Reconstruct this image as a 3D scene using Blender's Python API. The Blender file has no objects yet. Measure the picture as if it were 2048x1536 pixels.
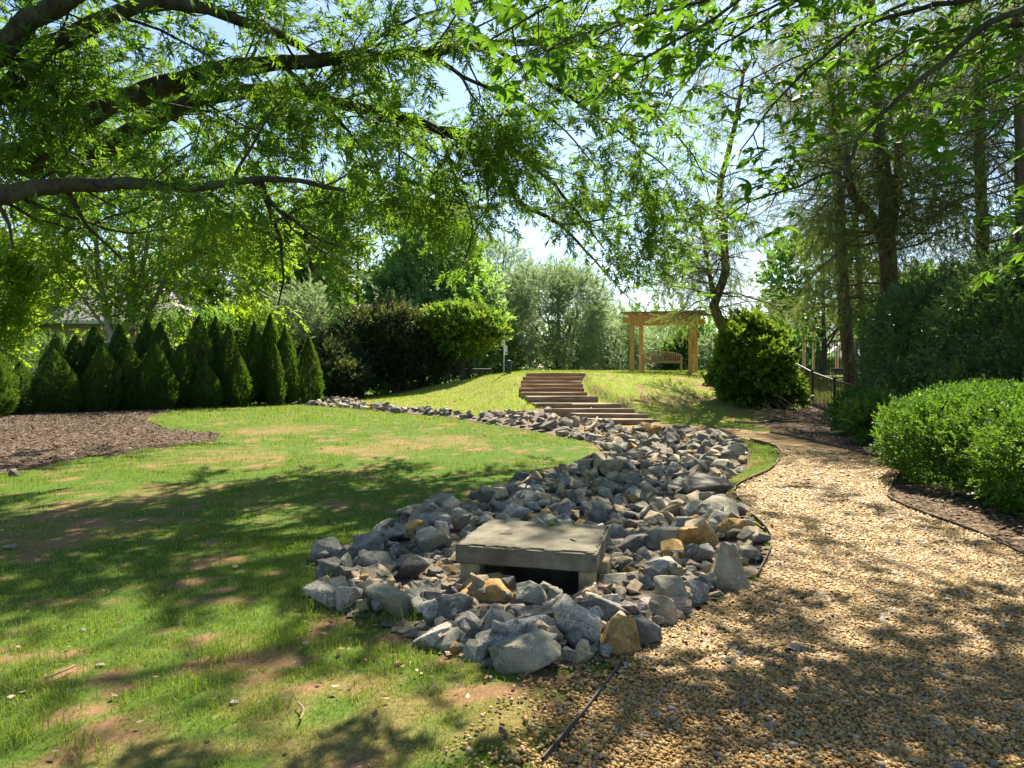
import bpy, bmesh, math, random
import numpy as np
from mathutils import Vector, Matrix, Euler

R = math.radians
rng = np.random.default_rng(7)
random.seed(7)
SC = bpy.context.scene
COL = SC.collection

# ------------------------------------------------------------------ camera
F = 1420.0                 # focal length in pixels of the 2048 px wide photograph
EYE = 1.6
PITCH = math.atan(38.0 / F)
cam_d = bpy.data.cameras.new('camera')
cam = bpy.data.objects.new('camera', cam_d)
COL.objects.link(cam)
cam.location = (0, 0, EYE)
cam.rotation_euler = (math.pi / 2 - PITCH, 0, 0)
cam_d.sensor_width = 36.0
cam_d.lens = 36.0 * F / 2048.0
cam_d.clip_start = 0.05
cam_d.clip_end = 2000.0
SC.camera = cam

# ------------------------------------------------------------------ sky and sun
SUN_AZ, SUN_EL = 18.0, 51.0          # azimuth from +Y (negative = left), elevation
world = bpy.data.worlds.new('World')
SC.world = world
world.use_nodes = True
wn = world.node_tree
bg = wn.nodes['Background']
sky = wn.nodes.new('ShaderNodeTexSky')
sky.sky_type = 'NISHITA'
sky.sun_disc = False
sky.sun_elevation = R(SUN_EL)
sky.sun_rotation = R(SUN_AZ)
sky.altitude = 200
sky.air_density = 1.0
sky.dust_density = 0.5
sky.ozone_density = 1.2
wn.links.new(sky.outputs[0], bg.inputs[0])
bg.inputs[1].default_value = 0.075
sun_d = bpy.data.lights.new('sun', 'SUN')
sun_d.energy = 5.0
sun_d.angle = R(0.53)
sun_d.color = (1.0, 0.90, 0.72)
sun = bpy.data.objects.new('sun', sun_d)
COL.objects.link(sun)
S2 = Vector((math.sin(R(SUN_AZ)) * math.cos(R(SUN_EL)), math.cos(R(SUN_AZ)) * math.cos(R(SUN_EL)), math.sin(R(SUN_EL))))
sun.rotation_euler = (-S2).to_track_quat('-Z', 'Y').to_euler()
sun.location = S2 * 60

vs = SC.view_settings
vs.view_transform = 'Standard'
vs.look = 'None'
vs.gamma = 1.0
vs.exposure = 1.65
vs.use_curve_mapping = False
cy = SC.cycles
cy.use_denoising = True
cy.max_bounces = 6
cy.diffuse_bounces = 3
cy.glossy_bounces = 2
cy.transmission_bounces = 5
cy.transparent_max_bounces = 4
cy.caustics_reflective = False
cy.caustics_refractive = False
cy.sample_clamp_indirect = 5.0
cy.sample_clamp_direct = 7.0

# ------------------------------------------------------------------ helpers
def ray(px, py):
    x = (px - 1024.0) / F
    v = -(py - 768.0) / F
    c, s = math.cos(PITCH), math.sin(PITCH)
    return x, c + v * s, -s + v * c
def at(px, py, Y):
    x, y, z = ray(px, py)
    t = Y / y
    return np.array((x * t, Y, EYE + z * t))
def smooth(t):
    t = np.clip(t, 0, 1)
    return t * t * (3 - 2 * t)
_perm = np.random.default_rng(99).random((256, 256))
def vnoise(x, y):
    xi = np.floor(x).astype(int); yi = np.floor(y).astype(int)
    fx = x - xi; fy = y - yi
    fx = fx * fx * (3 - 2 * fx); fy = fy * fy * (3 - 2 * fy)
    a = _perm[xi % 256, yi % 256]; b = _perm[(xi + 1) % 256, yi % 256]
    c = _perm[xi % 256, (yi + 1) % 256]; d = _perm[(xi + 1) % 256, (yi + 1) % 256]
    return (a * (1 - fx) + b * fx) * (1 - fy) + (c * (1 - fx) + d * fx) * fy
def fbm(x, y, s, o=3, seed=0):
    x = np.asarray(x, float) / s + 17.3 * seed + 100.0
    y = np.asarray(y, float) / s + 9.1 * seed + 100.0
    v = 0; a = 1; t = 0
    for k in range(o):
        v = v + a * vnoise(x, y); t += a
        x = x * 2.03 + 5.1; y = y * 2.03 + 1.7; a *= 0.5
    return v / t
def inpoly(x, y, poly):
    x = np.asarray(x); y = np.asarray(y)
    r = np.zeros(x.shape, bool)
    n = len(poly)
    for i in range(n):
        x1, y1 = poly[i]; x2, y2 = poly[(i + 1) % n]
        c = ((y1 > y) != (y2 > y)) & (x < (x2 - x1) * (y - y1) / ((y2 - y1) + 1e-12) + x1)
        r ^= c
    return r
def polydist(x, y, line):
    x = np.asarray(x, float); y = np.asarray(y, float)
    d = np.full(x.shape, 1e9)
    for (x1, y1), (x2, y2) in zip(line[:-1], line[1:]):
        dx, dy = x2 - x1, y2 - y1
        t = np.clip(((x - x1) * dx + (y - y1) * dy) / (dx * dx + dy * dy + 1e-12), 0, 1)
        d = np.minimum(d, np.hypot(x - x1 - t * dx, y - y1 - t * dy))
    return d
def catmull(pts, step):
    P = np.asarray(pts, float)
    if len(P) < 3:
        n = max(2, int(np.linalg.norm(P[-1] - P[0]) / step) + 1)
        return P[0] + (P[-1] - P[0]) * np.linspace(0, 1, n)[:, None]
    Q = np.vstack([2 * P[0] - P[1], P, 2 * P[-1] - P[-2]])
    out = []
    for i in range(1, len(Q) - 2):
        n = max(1, int(np.linalg.norm(Q[i + 1] - Q[i]) / step))
        t = (np.arange(n) / n)[:, None]
        a, b, c, d = Q[i - 1], Q[i], Q[i + 1], Q[i + 2]
        out.append(0.5 * (2 * b + (c - a) * t + (2 * a - 5 * b + 4 * c - d) * t**2 + (3 * b - a - 3 * c + d) * t**3))
    out.append(P[-1:])
    return np.vstack(out)
def unit(v):
    return v / (np.linalg.norm(v, axis=-1, keepdims=True) + 1e-12)

# -------- terrain height
SLAB_C = np.array((0.19, 5.40)); SLAB_A = R(-14.3); SLAB_W, SLAB_D = 1.03, 0.88
CREEK = [(0.2, 4.6), (0.5, 6), (1.1, 7.6), (1.8, 9.5), (2.6, 11.5), (2.8, 13.5), (2.3, 15.6), (0.9, 18.0), (-1.0, 20.8), (-3.4, 24.3), (-6.2, 28.0), (-10.5, 32.0)]
_yfX = [-40, -12, -9.6, -5.9, -2.1, -0.3, 1, 6, 8.5, 10.8, 13, 20, 60]
_yfY = [45, 36, 33.4, 28.9, 24.7, 21.2, 19.2, 19.0, 20.4, 23.6, 25, 26, 28]
def g(x, y):
    x = np.asarray(x, float); y = np.asarray(y, float)
    yf = np.interp(x, _yfX, _yfY)
    H = 1.30 * smooth((x + 8.5) / 10.0) - 0.25 * smooth((x - 9) / 5)
    t = np.clip((y - yf) / 9.0, 0, 1)
    z = H * (0.5 * t + 0.5 * smooth(t))
    z = z - 3.0 * smooth((y - 37) / 25.0) * smooth((x + 14) / 8.0)
    dc = polydist(x, y, CREEK)
    z = z - 0.16 * np.exp(-(dc / 0.75) ** 2) * smooth((y - 5.0) / 2.0 + 0.2)
    z = z + 0.05 * (fbm(x, y, 3.1, 2, 5) - 0.5) * np.clip(1 - (y - 40) / 10, 0, 1)
    c, s = math.cos(-SLAB_A), math.sin(-SLAB_A)
    u = c * (x - SLAB_C[0]) - s * (y - SLAB_C[1]); v = s * (x - SLAB_C[0]) + c * (y - SLAB_C[1])
    z = np.where((abs(u) < 0.40) & (abs(v) < 0.36), z - 0.6, z)
    # stair corridor sits a little lower than the grass
    st = polydist(x, y, [(2.65, 20.0), (2.05, 23.0), (1.45, 25.0), (1.62, 28.2)])
    z = z - 0.30 * smooth((1.40 - st) / 0.28)
    return z
def g1(x, y):
    return float(g(np.array([x]), np.array([y]))[0])
_TT = np.concatenate([np.linspace(0.6, 12, 500), np.linspace(12.05, 70, 700)])
_gc = {}
def ground(px, py):
    if (px, py) in _gc: return _gc[(px, py)].copy()
    dx, dy, dz = ray(px, py)
    t = _TT
    for _ in range(2):
        below = EYE + dz * t < g(dx * t, dy * t)
        k = int(np.argmax(below)) if below.any() else len(t) - 1
        t = np.linspace(t[max(0, k - 1)], t[k], 40)
    t = t[20]
    q = np.array((dx * t, dy * t, g1(dx * t, dy * t)))
    _gc[(px, py)] = q
    return q.copy()
def gp(lst):
    return [tuple(ground(*p)[:2]) for p in lst]

# -------- objects
def tag(o, label=None, cat=None, group=None, kind=None):
    if label: o['label'] = label
    if cat: o['category'] = cat
    if group: o['group'] = group
    if kind: o['kind'] = kind
    return o
def empty(name, loc=(0, 0, 0), rz=0.0, parent=None):
    o = bpy.data.objects.new(name, None)
    o.empty_display_size = 0.2
    COL.objects.link(o)
    o.location = loc
    o.rotation_euler = (0, 0, rz)
    if parent: o.parent = parent
    return o
def link(name, me, parent=None, loc=None, rot=None, scale=None):
    o = bpy.data.objects.new(name, me)
    COL.objects.link(o)
    if parent is not None:
        o.parent = parent
        if parent.location.length > 0 and loc is None:
            o.matrix_parent_inverse = Matrix.Translation(parent.location).inverted() if parent.rotation_euler.z == 0 else parent.matrix_basis.inverted()
    if loc is not None: o.location = loc
    if rot is not None: o.rotation_euler = rot
    if scale is not None: o.scale = scale
    return o

class Geo:
    def __init__(s):
        s.v = []; s.f = []; s.nv = 0
    def add(s, verts, faces, tint=None, mat=0, smooth=False):
        verts = np.asarray(verts, np.float32).reshape(-1, 3)
        faces = np.asarray(faces, np.int32)
        if len(faces) == 0: return
        s.v.append(verts)
        if tint is None: tint = 0.5
        s.f.append((faces + s.nv, np.broadcast_to(np.asarray(tint, np.float32), (len(faces),)), mat, smooth))
        s.nv += len(verts)
    def mesh(s, name, mats):
        me = bpy.data.meshes.new(name)
        V = np.vstack(s.v)
        me.vertices.add(len(V)); me.vertices.foreach_set('co', V.ravel())
        loops = np.concatenate([f[0].ravel() for f in s.f])
        tot = np.concatenate([np.full(len(f[0]), f[0].shape[1], np.int32) for f in s.f])
        start = np.concatenate([[0], np.cumsum(tot)[:-1]]).astype(np.int32)
        me.loops.add(len(loops)); me.loops.foreach_set('vertex_index', loops.astype(np.int32))
        me.polygons.add(len(tot)); me.polygons.foreach_set('loop_start', start)
        me.polygons.foreach_set('material_index', np.concatenate([np.full(len(f[0]), f[2], np.int32) for f in s.f]))
        me.polygons.foreach_set('use_smooth', np.concatenate([np.full(len(f[0]), f[3], bool) for f in s.f]))
        me.update(calc_edges=True)
        a = me.attributes.new('tint', 'FLOAT', 'FACE')
        a.data.foreach_set('value', np.concatenate([f[1] for f in s.f]).astype(np.float32))
        for m in (mats if isinstance(mats, (list, tuple)) else [mats]): me.materials.append(m)
        return me
    def build(s, name, mats, parent=None):
        return link(name, s.mesh(name, mats), parent)
    def tube(s, pts, rad, n=6, mat=0, tint=0.5, cap=True):
        P = np.asarray(pts, float); k = len(P)
        rad = np.broadcast_to(np.asarray(rad, float), (k,))
        T = unit(np.gradient(P, axis=0))
        up = np.array((0.0, 0.0, 1.0)) if abs(T[0][2]) < 0.9 else np.array((1.0, 0, 0))
        A = unit(np.cross(T, up)); B = np.cross(T, A)
        th = np.arange(n) * 2 * math.pi / n
        ring = A[:, None, :] * np.cos(th)[None, :, None] + B[:, None, :] * np.sin(th)[None, :, None]
        V = P[:, None, :] + ring * rad[:, None, None]
        i = np.arange(k - 1)[:, None] * n; j = np.arange(n)[None, :]
        j2 = (j + 1) % n
        Fq = np.stack([i + j, i + j2, i + n + j2, i + n + j], -1).reshape(-1, 4)
        s.add(V.reshape(-1, 3), Fq, tint, mat, True)
        if cap and rad[-1] > 0.015:
            s.add(V[-1], np.array([[a for a in range(n)]]), tint, mat)
    def box(s, c, d, rz=0.0, rot=None, mat=0, tint=0.5, bev=0.0):
        hx, hy, hz = d[0] / 2, d[1] / 2, d[2] / 2
        if bev > 0:
            b = bev
            pts = []
            for sx in (-1, 1):
                for sy in (-1, 1):
                    for sz in (-1, 1):
                        pts += [(sx * hx, sy * (hy - b), sz * (hz - b)), (sx * (hx - b), sy * hy, sz * (hz - b)), (sx * (hx - b), sy * (hy - b), sz * hz)]
            bm = bmesh.new()
            vs_ = [bm.verts.new(p) for p in pts]
            bmesh.ops.convex_hull(bm, input=vs_)
            bmesh.ops.dissolve_limit(bm, angle_limit=0.02, verts=bm.verts, edges=bm.edges)
            bm.verts.index_update()
            V = np.array([v.co[:] for v in bm.verts])
            fl = [[v.index for v in f.verts] for f in bm.faces]
            bm.free()
        else:
            V = np.array([(x, y, z) for x in (-hx, hx) for y in (-hy, hy) for z in (-hz, hz)])
            fl = [[0, 1, 3, 2], [4, 6, 7, 5], [0, 4, 5, 1], [2, 3, 7, 6], [0, 2, 6, 4], [1, 5, 7, 3]]
        if rot is None: M = np.array(Matrix.Rotation(rz, 3, 'Z'))
        else: M = np.array(Euler(rot).to_matrix())
        V = V @ M.T + np.asarray(c, float)
        base = s.nv
        by = {}
        for f in fl: by.setdefault(len(f), []).append(f)
        first = True
        for k, L in by.items():
            if first: s.add(V, L, tint, mat); first = False
            else:
                L = np.array(L, np.int32) + base
                s.f.append((L, np.full(len(L), tint, np.float32), mat, False))

# -------- materials
def nodes(name):
    m = bpy.data.materials.new(name); m.use_nodes = True
    nt = m.node_tree
    for n in list(nt.nodes): nt.nodes.remove(n)
    out = nt.nodes.new('ShaderNodeOutputMaterial')
    return m, nt, out
def nn(nt, t, **kw):
    n = nt.nodes.new(t)
    for k, v in kw.items():
        if k.startswith('i_'):
            key = k[2:]
            n.inputs[int(key) if key.isdigit() else key].default_value = v
        else: setattr(n, k, v)
    return n
def ramp(nt, src, stops, interp='LINEAR'):
    r = nt.nodes.new('ShaderNodeValToRGB')
    r.color_ramp.interpolation = interp
    e = r.color_ramp.elements
    while len(e) < len(stops): e.new(0.5)
    for k, (p, c) in enumerate(stops):
        e[k].position = p; e[k].color = (*c, 1.0)
    nt.links.new(src, r.inputs[0])
    return r.outputs[0]
def mixc(nt, fac, a, b, blend='MIX'):
    n = nt.nodes.new('ShaderNodeMix'); n.data_type = 'RGBA'; n.blend_type = blend
    for sock, v in ((n.inputs[0], fac), (n.inputs[6], a), (n.inputs[7], b)):
        if isinstance(v, (int, float)): sock.default_value = v
        elif isinstance(v, tuple): sock.default_value = (*v, 1.0)
        else: nt.links.new(v, sock)
    return n.outputs[2]
def noise(nt, scale, detail=4, rough=0.55, vec=None, dist=0.0):
    n = nn(nt, 'ShaderNodeTexNoise', i_Scale=scale, i_Detail=detail, i_Roughness=rough, i_Distortion=dist)
    if vec is not None: nt.links.new(vec, n.inputs['Vector'])
    return n.outputs['Fac']
def attr(nt, name):
    return nn(nt, 'ShaderNodeAttribute', attribute_name=name).outputs['Fac']
def pos(nt):
    return nn(nt, 'ShaderNodeNewGeometry').outputs['Position']
def objc(nt):
    return nn(nt, 'ShaderNodeTexCoord').outputs['Object']
def bump(nt, h, strength=0.4, dist=0.01):
    b = nn(nt, 'ShaderNodeBump', i_Strength=strength, i_Distance=dist)
    nt.links.new(h, b.inputs['Height'])
    return b.outputs[0]
def principled(nt, out, col, rough=0.8, normal=None, metal=0.0, spec=0.3):
    p = nn(nt, 'ShaderNodeBsdfPrincipled', i_Roughness=rough, i_Metallic=metal)
    p.inputs['Specular IOR Level'].default_value = spec
    if isinstance(col, tuple): p.inputs['Base Color'].default_value = (*col, 1)
    else: nt.links.new(col, p.inputs['Base Color'])
    if normal is not None: nt.links.new(normal, p.inputs['Normal'])
    nt.links.new(p.outputs[0], out.inputs[0])
    return p
def leafmat(name, dark, light, trans, tfac=0.42, rough=0.45, spec=0.35, extra=None):
    """thin leaf: reflects its own green, lets yellow-green light through"""
    m, nt, out = nodes(name)
    t = attr(nt, 'tint')
    stops = [(0.0, dark), (0.75, light)]
    if extra: stops += [(0.88, light), (0.97, extra)]
    c = ramp(nt, t, stops)
    p = nn(nt, 'ShaderNodeBsdfPrincipled', i_Roughness=rough)
    p.inputs['Specular IOR Level'].default_value = spec
    nt.links.new(c, p.inputs['Base Color'])
    tr = nn(nt, 'ShaderNodeBsdfTranslucent')
    tc = mixc(nt, 0.55, c, trans)
    nt.links.new(tc, tr.inputs[0])
    mx = nn(nt, 'ShaderNodeMixShader', i_0=tfac)
    nt.links.new(p.outputs[0], mx.inputs[1]); nt.links.new(tr.outputs[0], mx.inputs[2])
    nt.links.new(mx.outputs[0], out.inputs[0])
    return m
def barkmat(name, a, b, lich=(0.2, 0.22, 0.15), lf=0.35, scale=9.0, stretch=0.25):
    m, nt, out = nodes(name)
    mp = nn(nt, 'ShaderNodeMapping'); mp.inputs['Scale'].default_value = (1, 1, stretch)
    nt.links.new(pos(nt), mp.inputs[0])
    n1 = noise(nt, scale, 6, 0.65, mp.outputs[0], 0.6)
    n2 = noise(nt, 2.3, 4, 0.6)
    nt.links.new(pos(nt), nt.nodes[-1].inputs['Vector']) if False else None
    c = ramp(nt, n1, [(0.32, a), (0.62, b)])
    n3 = noise(nt, 3.0, 5, 0.6, pos(nt))
    lm = ramp(nt, n3, [(0.5, (0, 0, 0)), (0.62, (lf, lf, lf))])
    c = mixc(nt, lm, c, lich)
    principled(nt, out, c, 0.9, bump(nt, n1, 0.8, 0.02), spec=0.15)
    return m
def plainmat(name, col, rough=0.6, var=0.15, scale=8.0, metal=0.0, bmp=0.15, spec=0.3):
    m, nt, out = nodes(name)
    n1 = noise(nt, scale, 5, 0.6, pos(nt))
    lo = tuple(c * (1 - var) for c in col); hi = tuple(min(1, c * (1 + var)) for c in col)
    c = ramp(nt, n1, [(0.3, lo), (0.7, hi)])
    principled(nt, out, c, rough, bump(nt, n1, bmp, 0.004), metal, spec)
    return m

M = {}
M['oak_leaf'] = leafmat('oak_leaf', (0.030, 0.095, 0.018), (0.070, 0.165, 0.028), (0.34, 0.58, 0.03), 0.50, 0.55, 0.25)
M['hick_leaf'] = leafmat('broad_leaf', (0.030, 0.095, 0.012), (0.068, 0.165, 0.018), (0.24, 0.48, 0.02), 0.47, 0.55, 0.2)
M['birch_leaf'] = leafmat('birch_leaf', (0.068, 0.155, 0.016), (0.12, 0.215, 0.022), (0.50, 0.72, 0.03), 0.54, 0.5, 0.3)
M['far_leaf'] = leafmat('far_leaf', (0.040, 0.11, 0.030), (0.085, 0.175, 0.040), (0.28, 0.52, 0.06), 0.46, 0.5, 0.3)
M['magnolia_leaf'] = leafmat('magnolia_leaf', (0.075, 0.17, 0.06), (0.14, 0.24, 0.08), (0.46, 0.72, 0.14), 0.52, 0.45, 0.4)
M['willow_leaf'] = leafmat('willow_leaf', (0.11, 0.18, 0.10), (0.20, 0.26, 0.13), (0.36, 0.50, 0.16), 0.45, 0.5, 0.3)  # silvery leaf, made paler so that distant haze sits in the colour
M['maple_leaf'] = leafmat('maple_leaf', (0.035, 0.10, 0.026), (0.075, 0.16, 0.03), (0.30, 0.52, 0.04), 0.45, 0.5, 0.25, extra=(0.40, 0.36, 0.03))
M['dark_leaf'] = leafmat('dark_leaf', (0.018, 0.036, 0.016), (0.045, 0.072, 0.030), (0.16, 0.22, 0.04), 0.3, 0.5, 0.3, extra=(0.34, 0.27, 0.07))
M['holly_leaf'] = leafmat('holly_leaf', (0.036, 0.090, 0.030), (0.085, 0.17, 0.048), (0.22, 0.38, 0.04), 0.34, 0.40, 0.4)
M['ivy_leaf'] = leafmat('ivy_leaf', (0.05, 0.12, 0.012), (0.11, 0.20, 0.02), (0.36, 0.50, 0.03), 0.42, 0.42, 0.4)
M['box_leaf'] = leafmat('box_leaf', (0.026, 0.080, 0.014), (0.070, 0.165, 0.020), (0.25, 0.46, 0.03), 0.38, 0.5, 0.25)
M['arb_leaf'] = leafmat('arb_leaf', (0.020, 0.060, 0.012), (0.055, 0.115, 0.018), (0.24, 0.42, 0.03), 0.38, 0.6, 0.2)
M['cedar_leaf'] = leafmat('cedar_leaf', (0.055, 0.10, 0.032), (0.11, 0.155, 0.05), (0.34, 0.42, 0.08), 0.45, 0.6, 0.2, extra=(0.18, 0.13, 0.06))
M['bark'] = barkmat('oak_bark', (0.022, 0.018, 0.013), (0.080, 0.066, 0.050), (0.10, 0.115, 0.065), 0.5, 14, 0.5)
M['cedar_bark'] = barkmat('cedar_bark', (0.04, 0.026, 0.018), (0.15, 0.10, 0.07), (0.15, 0.15, 0.09), 0.4, 12, 0.15)
M['birch_bark'] = barkmat('birch_bark', (0.10, 0.08, 0.06), (0.52, 0.47, 0.38), (0.10, 0.08, 0.06), 0.7, 6, 1.6)
M['twig'] = plainmat('twig_bark', (0.07, 0.05, 0.035), 0.9, 0.3, 30)
# ------------------------------------------------------------------ outlines on the ground
ROCKS = gp([(985, 1338), (840, 1292), (730, 1242), (612, 1200), (640, 1150), (622, 1112), (725, 1082), (800, 1052), (850, 1022), (960, 1000), (1020, 972), (1130, 940), (1215, 910),
            (1185, 888), (1090, 866), (985, 850), (900, 834), (800, 826), (700, 818), (610, 811), (560, 803), (620, 795), (700, 797), (735, 808), (800, 816), (900, 824), (960, 836), (1015, 824),
            (1060, 822), (1120, 838), (1190, 851), (1250, 861), (1330, 863), (1400, 868), (1480, 884), (1500, 905), (1488, 942), (1445, 965), (1468, 1005), (1505, 1045), (1535, 1085), (1520, 1145),
            (1405, 1215), (1335, 1268), (1250, 1312), (1120, 1345)])
PATH_L = gp([(1010, 1640), (1085, 1536), (1160, 1445), (1250, 1325), (1330, 1270), (1400, 1222), (1515, 1160), (1542, 1100), (1535, 1066), (1503, 1035), (1470, 985), (1480, 970), (1540, 942), (1563, 912), (1545, 893), (1500, 881), (1420, 866), (1340, 860), (1240, 856)])
PATH_R = gp([(2700, 1480), (2420, 1290), (2200, 1180), (2048, 1115), (1960, 1072), (1850, 1032), (1785, 1005), (1776, 987), (1800, 947), (1786, 925), (1700, 902), (1640, 888), (1590, 876), (1540, 866), (1450, 856), (1330, 849), (1240, 847)])
PATH = PATH_L + PATH_R[::-1]
GRASS_TONGUE = gp([(1452, 968), (1480, 966), (1538, 940), (1560, 912), (1542, 895), (1500, 884), (1490, 900), (1496, 930)])
MULCH_L = gp([(-400, 1010), (0, 948), (120, 925), (210, 910), (330, 893), (430, 882), (440, 868), (330, 858), (290, 838), (340, 822), (430, 812), (545, 802), (560, 796), (400, 800), (150, 812), (-60, 815), (-500, 826)])
MULCH_R = PATH_R[1:14] + gp([(1545, 862), (1530, 846), (1570, 825), (1620, 806), (1750, 806)]) + [(18, 24), (16, 12), (9, 5)]
HILL_DIRT = gp([(1350, 756), (1400, 753), (1440, 768), (1470, 795), (1500, 825), (1545, 850), (1520, 853), (1480, 838), (1450, 815), (1420, 785), (1380, 768)])

def near_poly(x, y, poly, w, seed=3):
    """1 inside, fading to 0 over w metres outside, with a ragged rim"""
    ins = inpoly(x, y, poly)
    d = polydist(x, y, list(poly) + [poly[0]])
    sd = np.where(ins, -d, d) + (fbm(x, y, 0.5, 3, seed) - 0.5) * w * 1.6
    return 1 - smooth((sd + w * 0.5) / w)
def patch(x, y, px, py, r):
    c = ground(px, py)
    return np.exp(-(((x - c[0]) ** 2 + (y - c[1]) ** 2) / (r * r)))
_soilp = [(230, 1400, .30), (330, 1330, .22), (200, 1480, .25), (330, 1390, .2), (420, 1310, .12), (160, 1060, .3), (430, 1115, .18), (640, 1120, .18), (700, 1250, .25), (880, 1330, .35), (1000, 1370, .3), (1080, 1360, .25), (560, 1320, .2), (760, 1265, .2)]
_dryp = [(480, 910, 1.3), (180, 1010, .8), (740, 900, 1.2), (100, 1070, .6), (320, 995, .8), (880, 880, 1.4), (560, 860, 1.5), (1390, 800, 1.6), (1240, 820, 1.0), (430, 1290, .35), (520, 1420, .5), (300, 1480, .4), (760, 1420, .4), (700, 1490, .4), (980, 1440, .35)]
def soil_dry(x, y):
    n = fbm(x, y, 0.55, 4, 1); n2 = fbm(x, y, 2.2, 3, 2)
    s = np.zeros_like(x); d = np.zeros_like(x)
    for px, py, r in _soilp: s = np.maximum(s, patch(x, y, px, py, r))
    for px, py, r in _dryp: d = np.maximum(d, patch(x, y, px, py, r))
    n3 = fbm(x, y, 0.17, 3, 9)
    n4 = fbm(x, y, 0.06, 2, 14)
    soil = smooth((s * 0.47 + (n - 0.5) * 1.2 + (n3 - 0.5) * 1.9 + (n4 - 0.5) * 1.1 - 0.30) / 0.35)
    soil = np.maximum(soil, 0.85 * near_poly(x, y, ROCKS, 0.45, 4))
    soil = np.maximum(soil, near_poly(x, y, HILL_DIRT, 0.9, 6) * (0.55 + 0.45 * (n > 0.45)))
    soil = np.maximum(soil, near_poly(x, y, MULCH_R, 0.5, 7))
    dry = smooth((d * 0.85 + (n - 0.5) * 1.1 + (n2 - 0.5) * 0.9 + (n3 - 0.5) * 1.3 + (n4 - 0.5) * 0.8 - 0.16) / 0.6)
    far = smooth((y - 12) / 8)
    dry = dry * (1 - 0.55 * far * (1 - np.minimum(1, d * 1.5)))
    soil = np.where((soil < 0.5) & (y > 19), soil * 0.3, soil)
    return soil, dry
def lawn_ok(x, y, margin=0.0):
    ok = ~inpoly(x, y, PATH) & ~inpoly(x, y, ROCKS) & ~inpoly(x, y, MULCH_L) & ~inpoly(x, y, MULCH_R)
    st = polydist(x, y, [(2.65, 19.8), (2.05, 23.0), (1.45, 25.0), (1.62, 28.3)])
    return (ok | inpoly(x, y, GRASS_TONGUE)) & (st > 1.2)

# ------------------------------------------------------------------ terrain sheet
def axis(dense, lo, hi, grow=1.18):
    a = [dense[0]]
    for (end, st) in dense[1:]:
        while a[-1] < end: a.append(a[-1] + st)
    st = dense[-1][1]
    while a[-1] < hi:
        st *= grow; a.append(a[-1] + st)
    st = dense[1][1]; b = [a[0]]
    while b[-1] > lo:
        st *= grow; b.append(b[-1] - st)
    return np.array(b[:0:-1] + a)
GX = axis([-9, (-4.5, 0.2), (5.0, 0.13), (12, 0.26)], -500, 500)
GY = axis([1.8, (9, 0.11), (20, 0.18), (34, 0.28)], -300, 900)
xx, yy = np.meshgrid(GX, GY, indexing='ij')
zz = g(xx, yy)
ins_p = inpoly(xx, yy, PATH)
zz = np.where(ins_p, zz - 0.03, zz)
nx, ny = xx.shape
V = np.stack([xx, yy, zz], -1).reshape(-1, 3)
i = np.arange(nx - 1)[:, None]; j = np.arange(ny - 1)[None, :]
Fq = np.stack([i * ny + j, (i + 1) * ny + j, (i + 1) * ny + j + 1, i * ny + j + 1], -1).reshape(-1, 4)
m, nt, out = nodes('lawn_ground')
s_, d_ = attr(nt, 'soil'), attr(nt, 'dry')
P_ = pos(nt)
f1 = noise(nt, 38, 6, 0.7, P_); f2 = noise(nt, 6, 4, 0.6, P_); f3 = noise(nt, 150, 3, 0.7, P_)
green = ramp(nt, f1, [(0.3, (0.028, 0.065, 0.010)), (0.55, (0.075, 0.135, 0.018)), (0.75, (0.13, 0.16, 0.03))])
straw = ramp(nt, f1, [(0.3, (0.085, 0.075, 0.025)), (0.6, (0.20, 0.165, 0.06)), (0.8, (0.32, 0.26, 0.12))])
earth = ramp(nt, f1, [(0.3, (0.15, 0.085, 0.045)), (0.6, (0.27, 0.155, 0.085)), (0.8, (0.36, 0.235, 0.14))])
kn = attr(nt, 'knoll')
green = mixc(nt, kn, green, ramp(nt, f1, [(0.3, (0.12, 0.16, 0.02)), (0.7, (0.24, 0.28, 0.04))]))  # knoll grass yellower than lawn, its sunlit brightness also put into the colour
c = mixc(nt, d_, green, straw)
c = mixc(nt, s_, c, earth)
principled(nt, out, c, 0.95, bump(nt, f3, 0.6, 0.012), spec=0.1)
M['lawn'] = m
G = Geo(); G.add(V, Fq, 0.5, 0, True)
terrain = G.build('lawn', M['lawn'])
so, dr = soil_dry(xx.ravel(), yy.ravel())
for nme, arr in (('soil', so), ('dry', dr), ('knoll', smooth((yy.ravel() - np.interp(xx.ravel(), _yfX, _yfY) + 0.6) / 1.2) * (yy.ravel() < 45))):
    a = terrain.data.attributes.new(nme, 'FLOAT', 'POINT'); a.data.foreach_set('value', arr.astype(np.float32))
tag(terrain, 'patchy green lawn with bare reddish soil rising to a grassy knoll', kind='structure')

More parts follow.
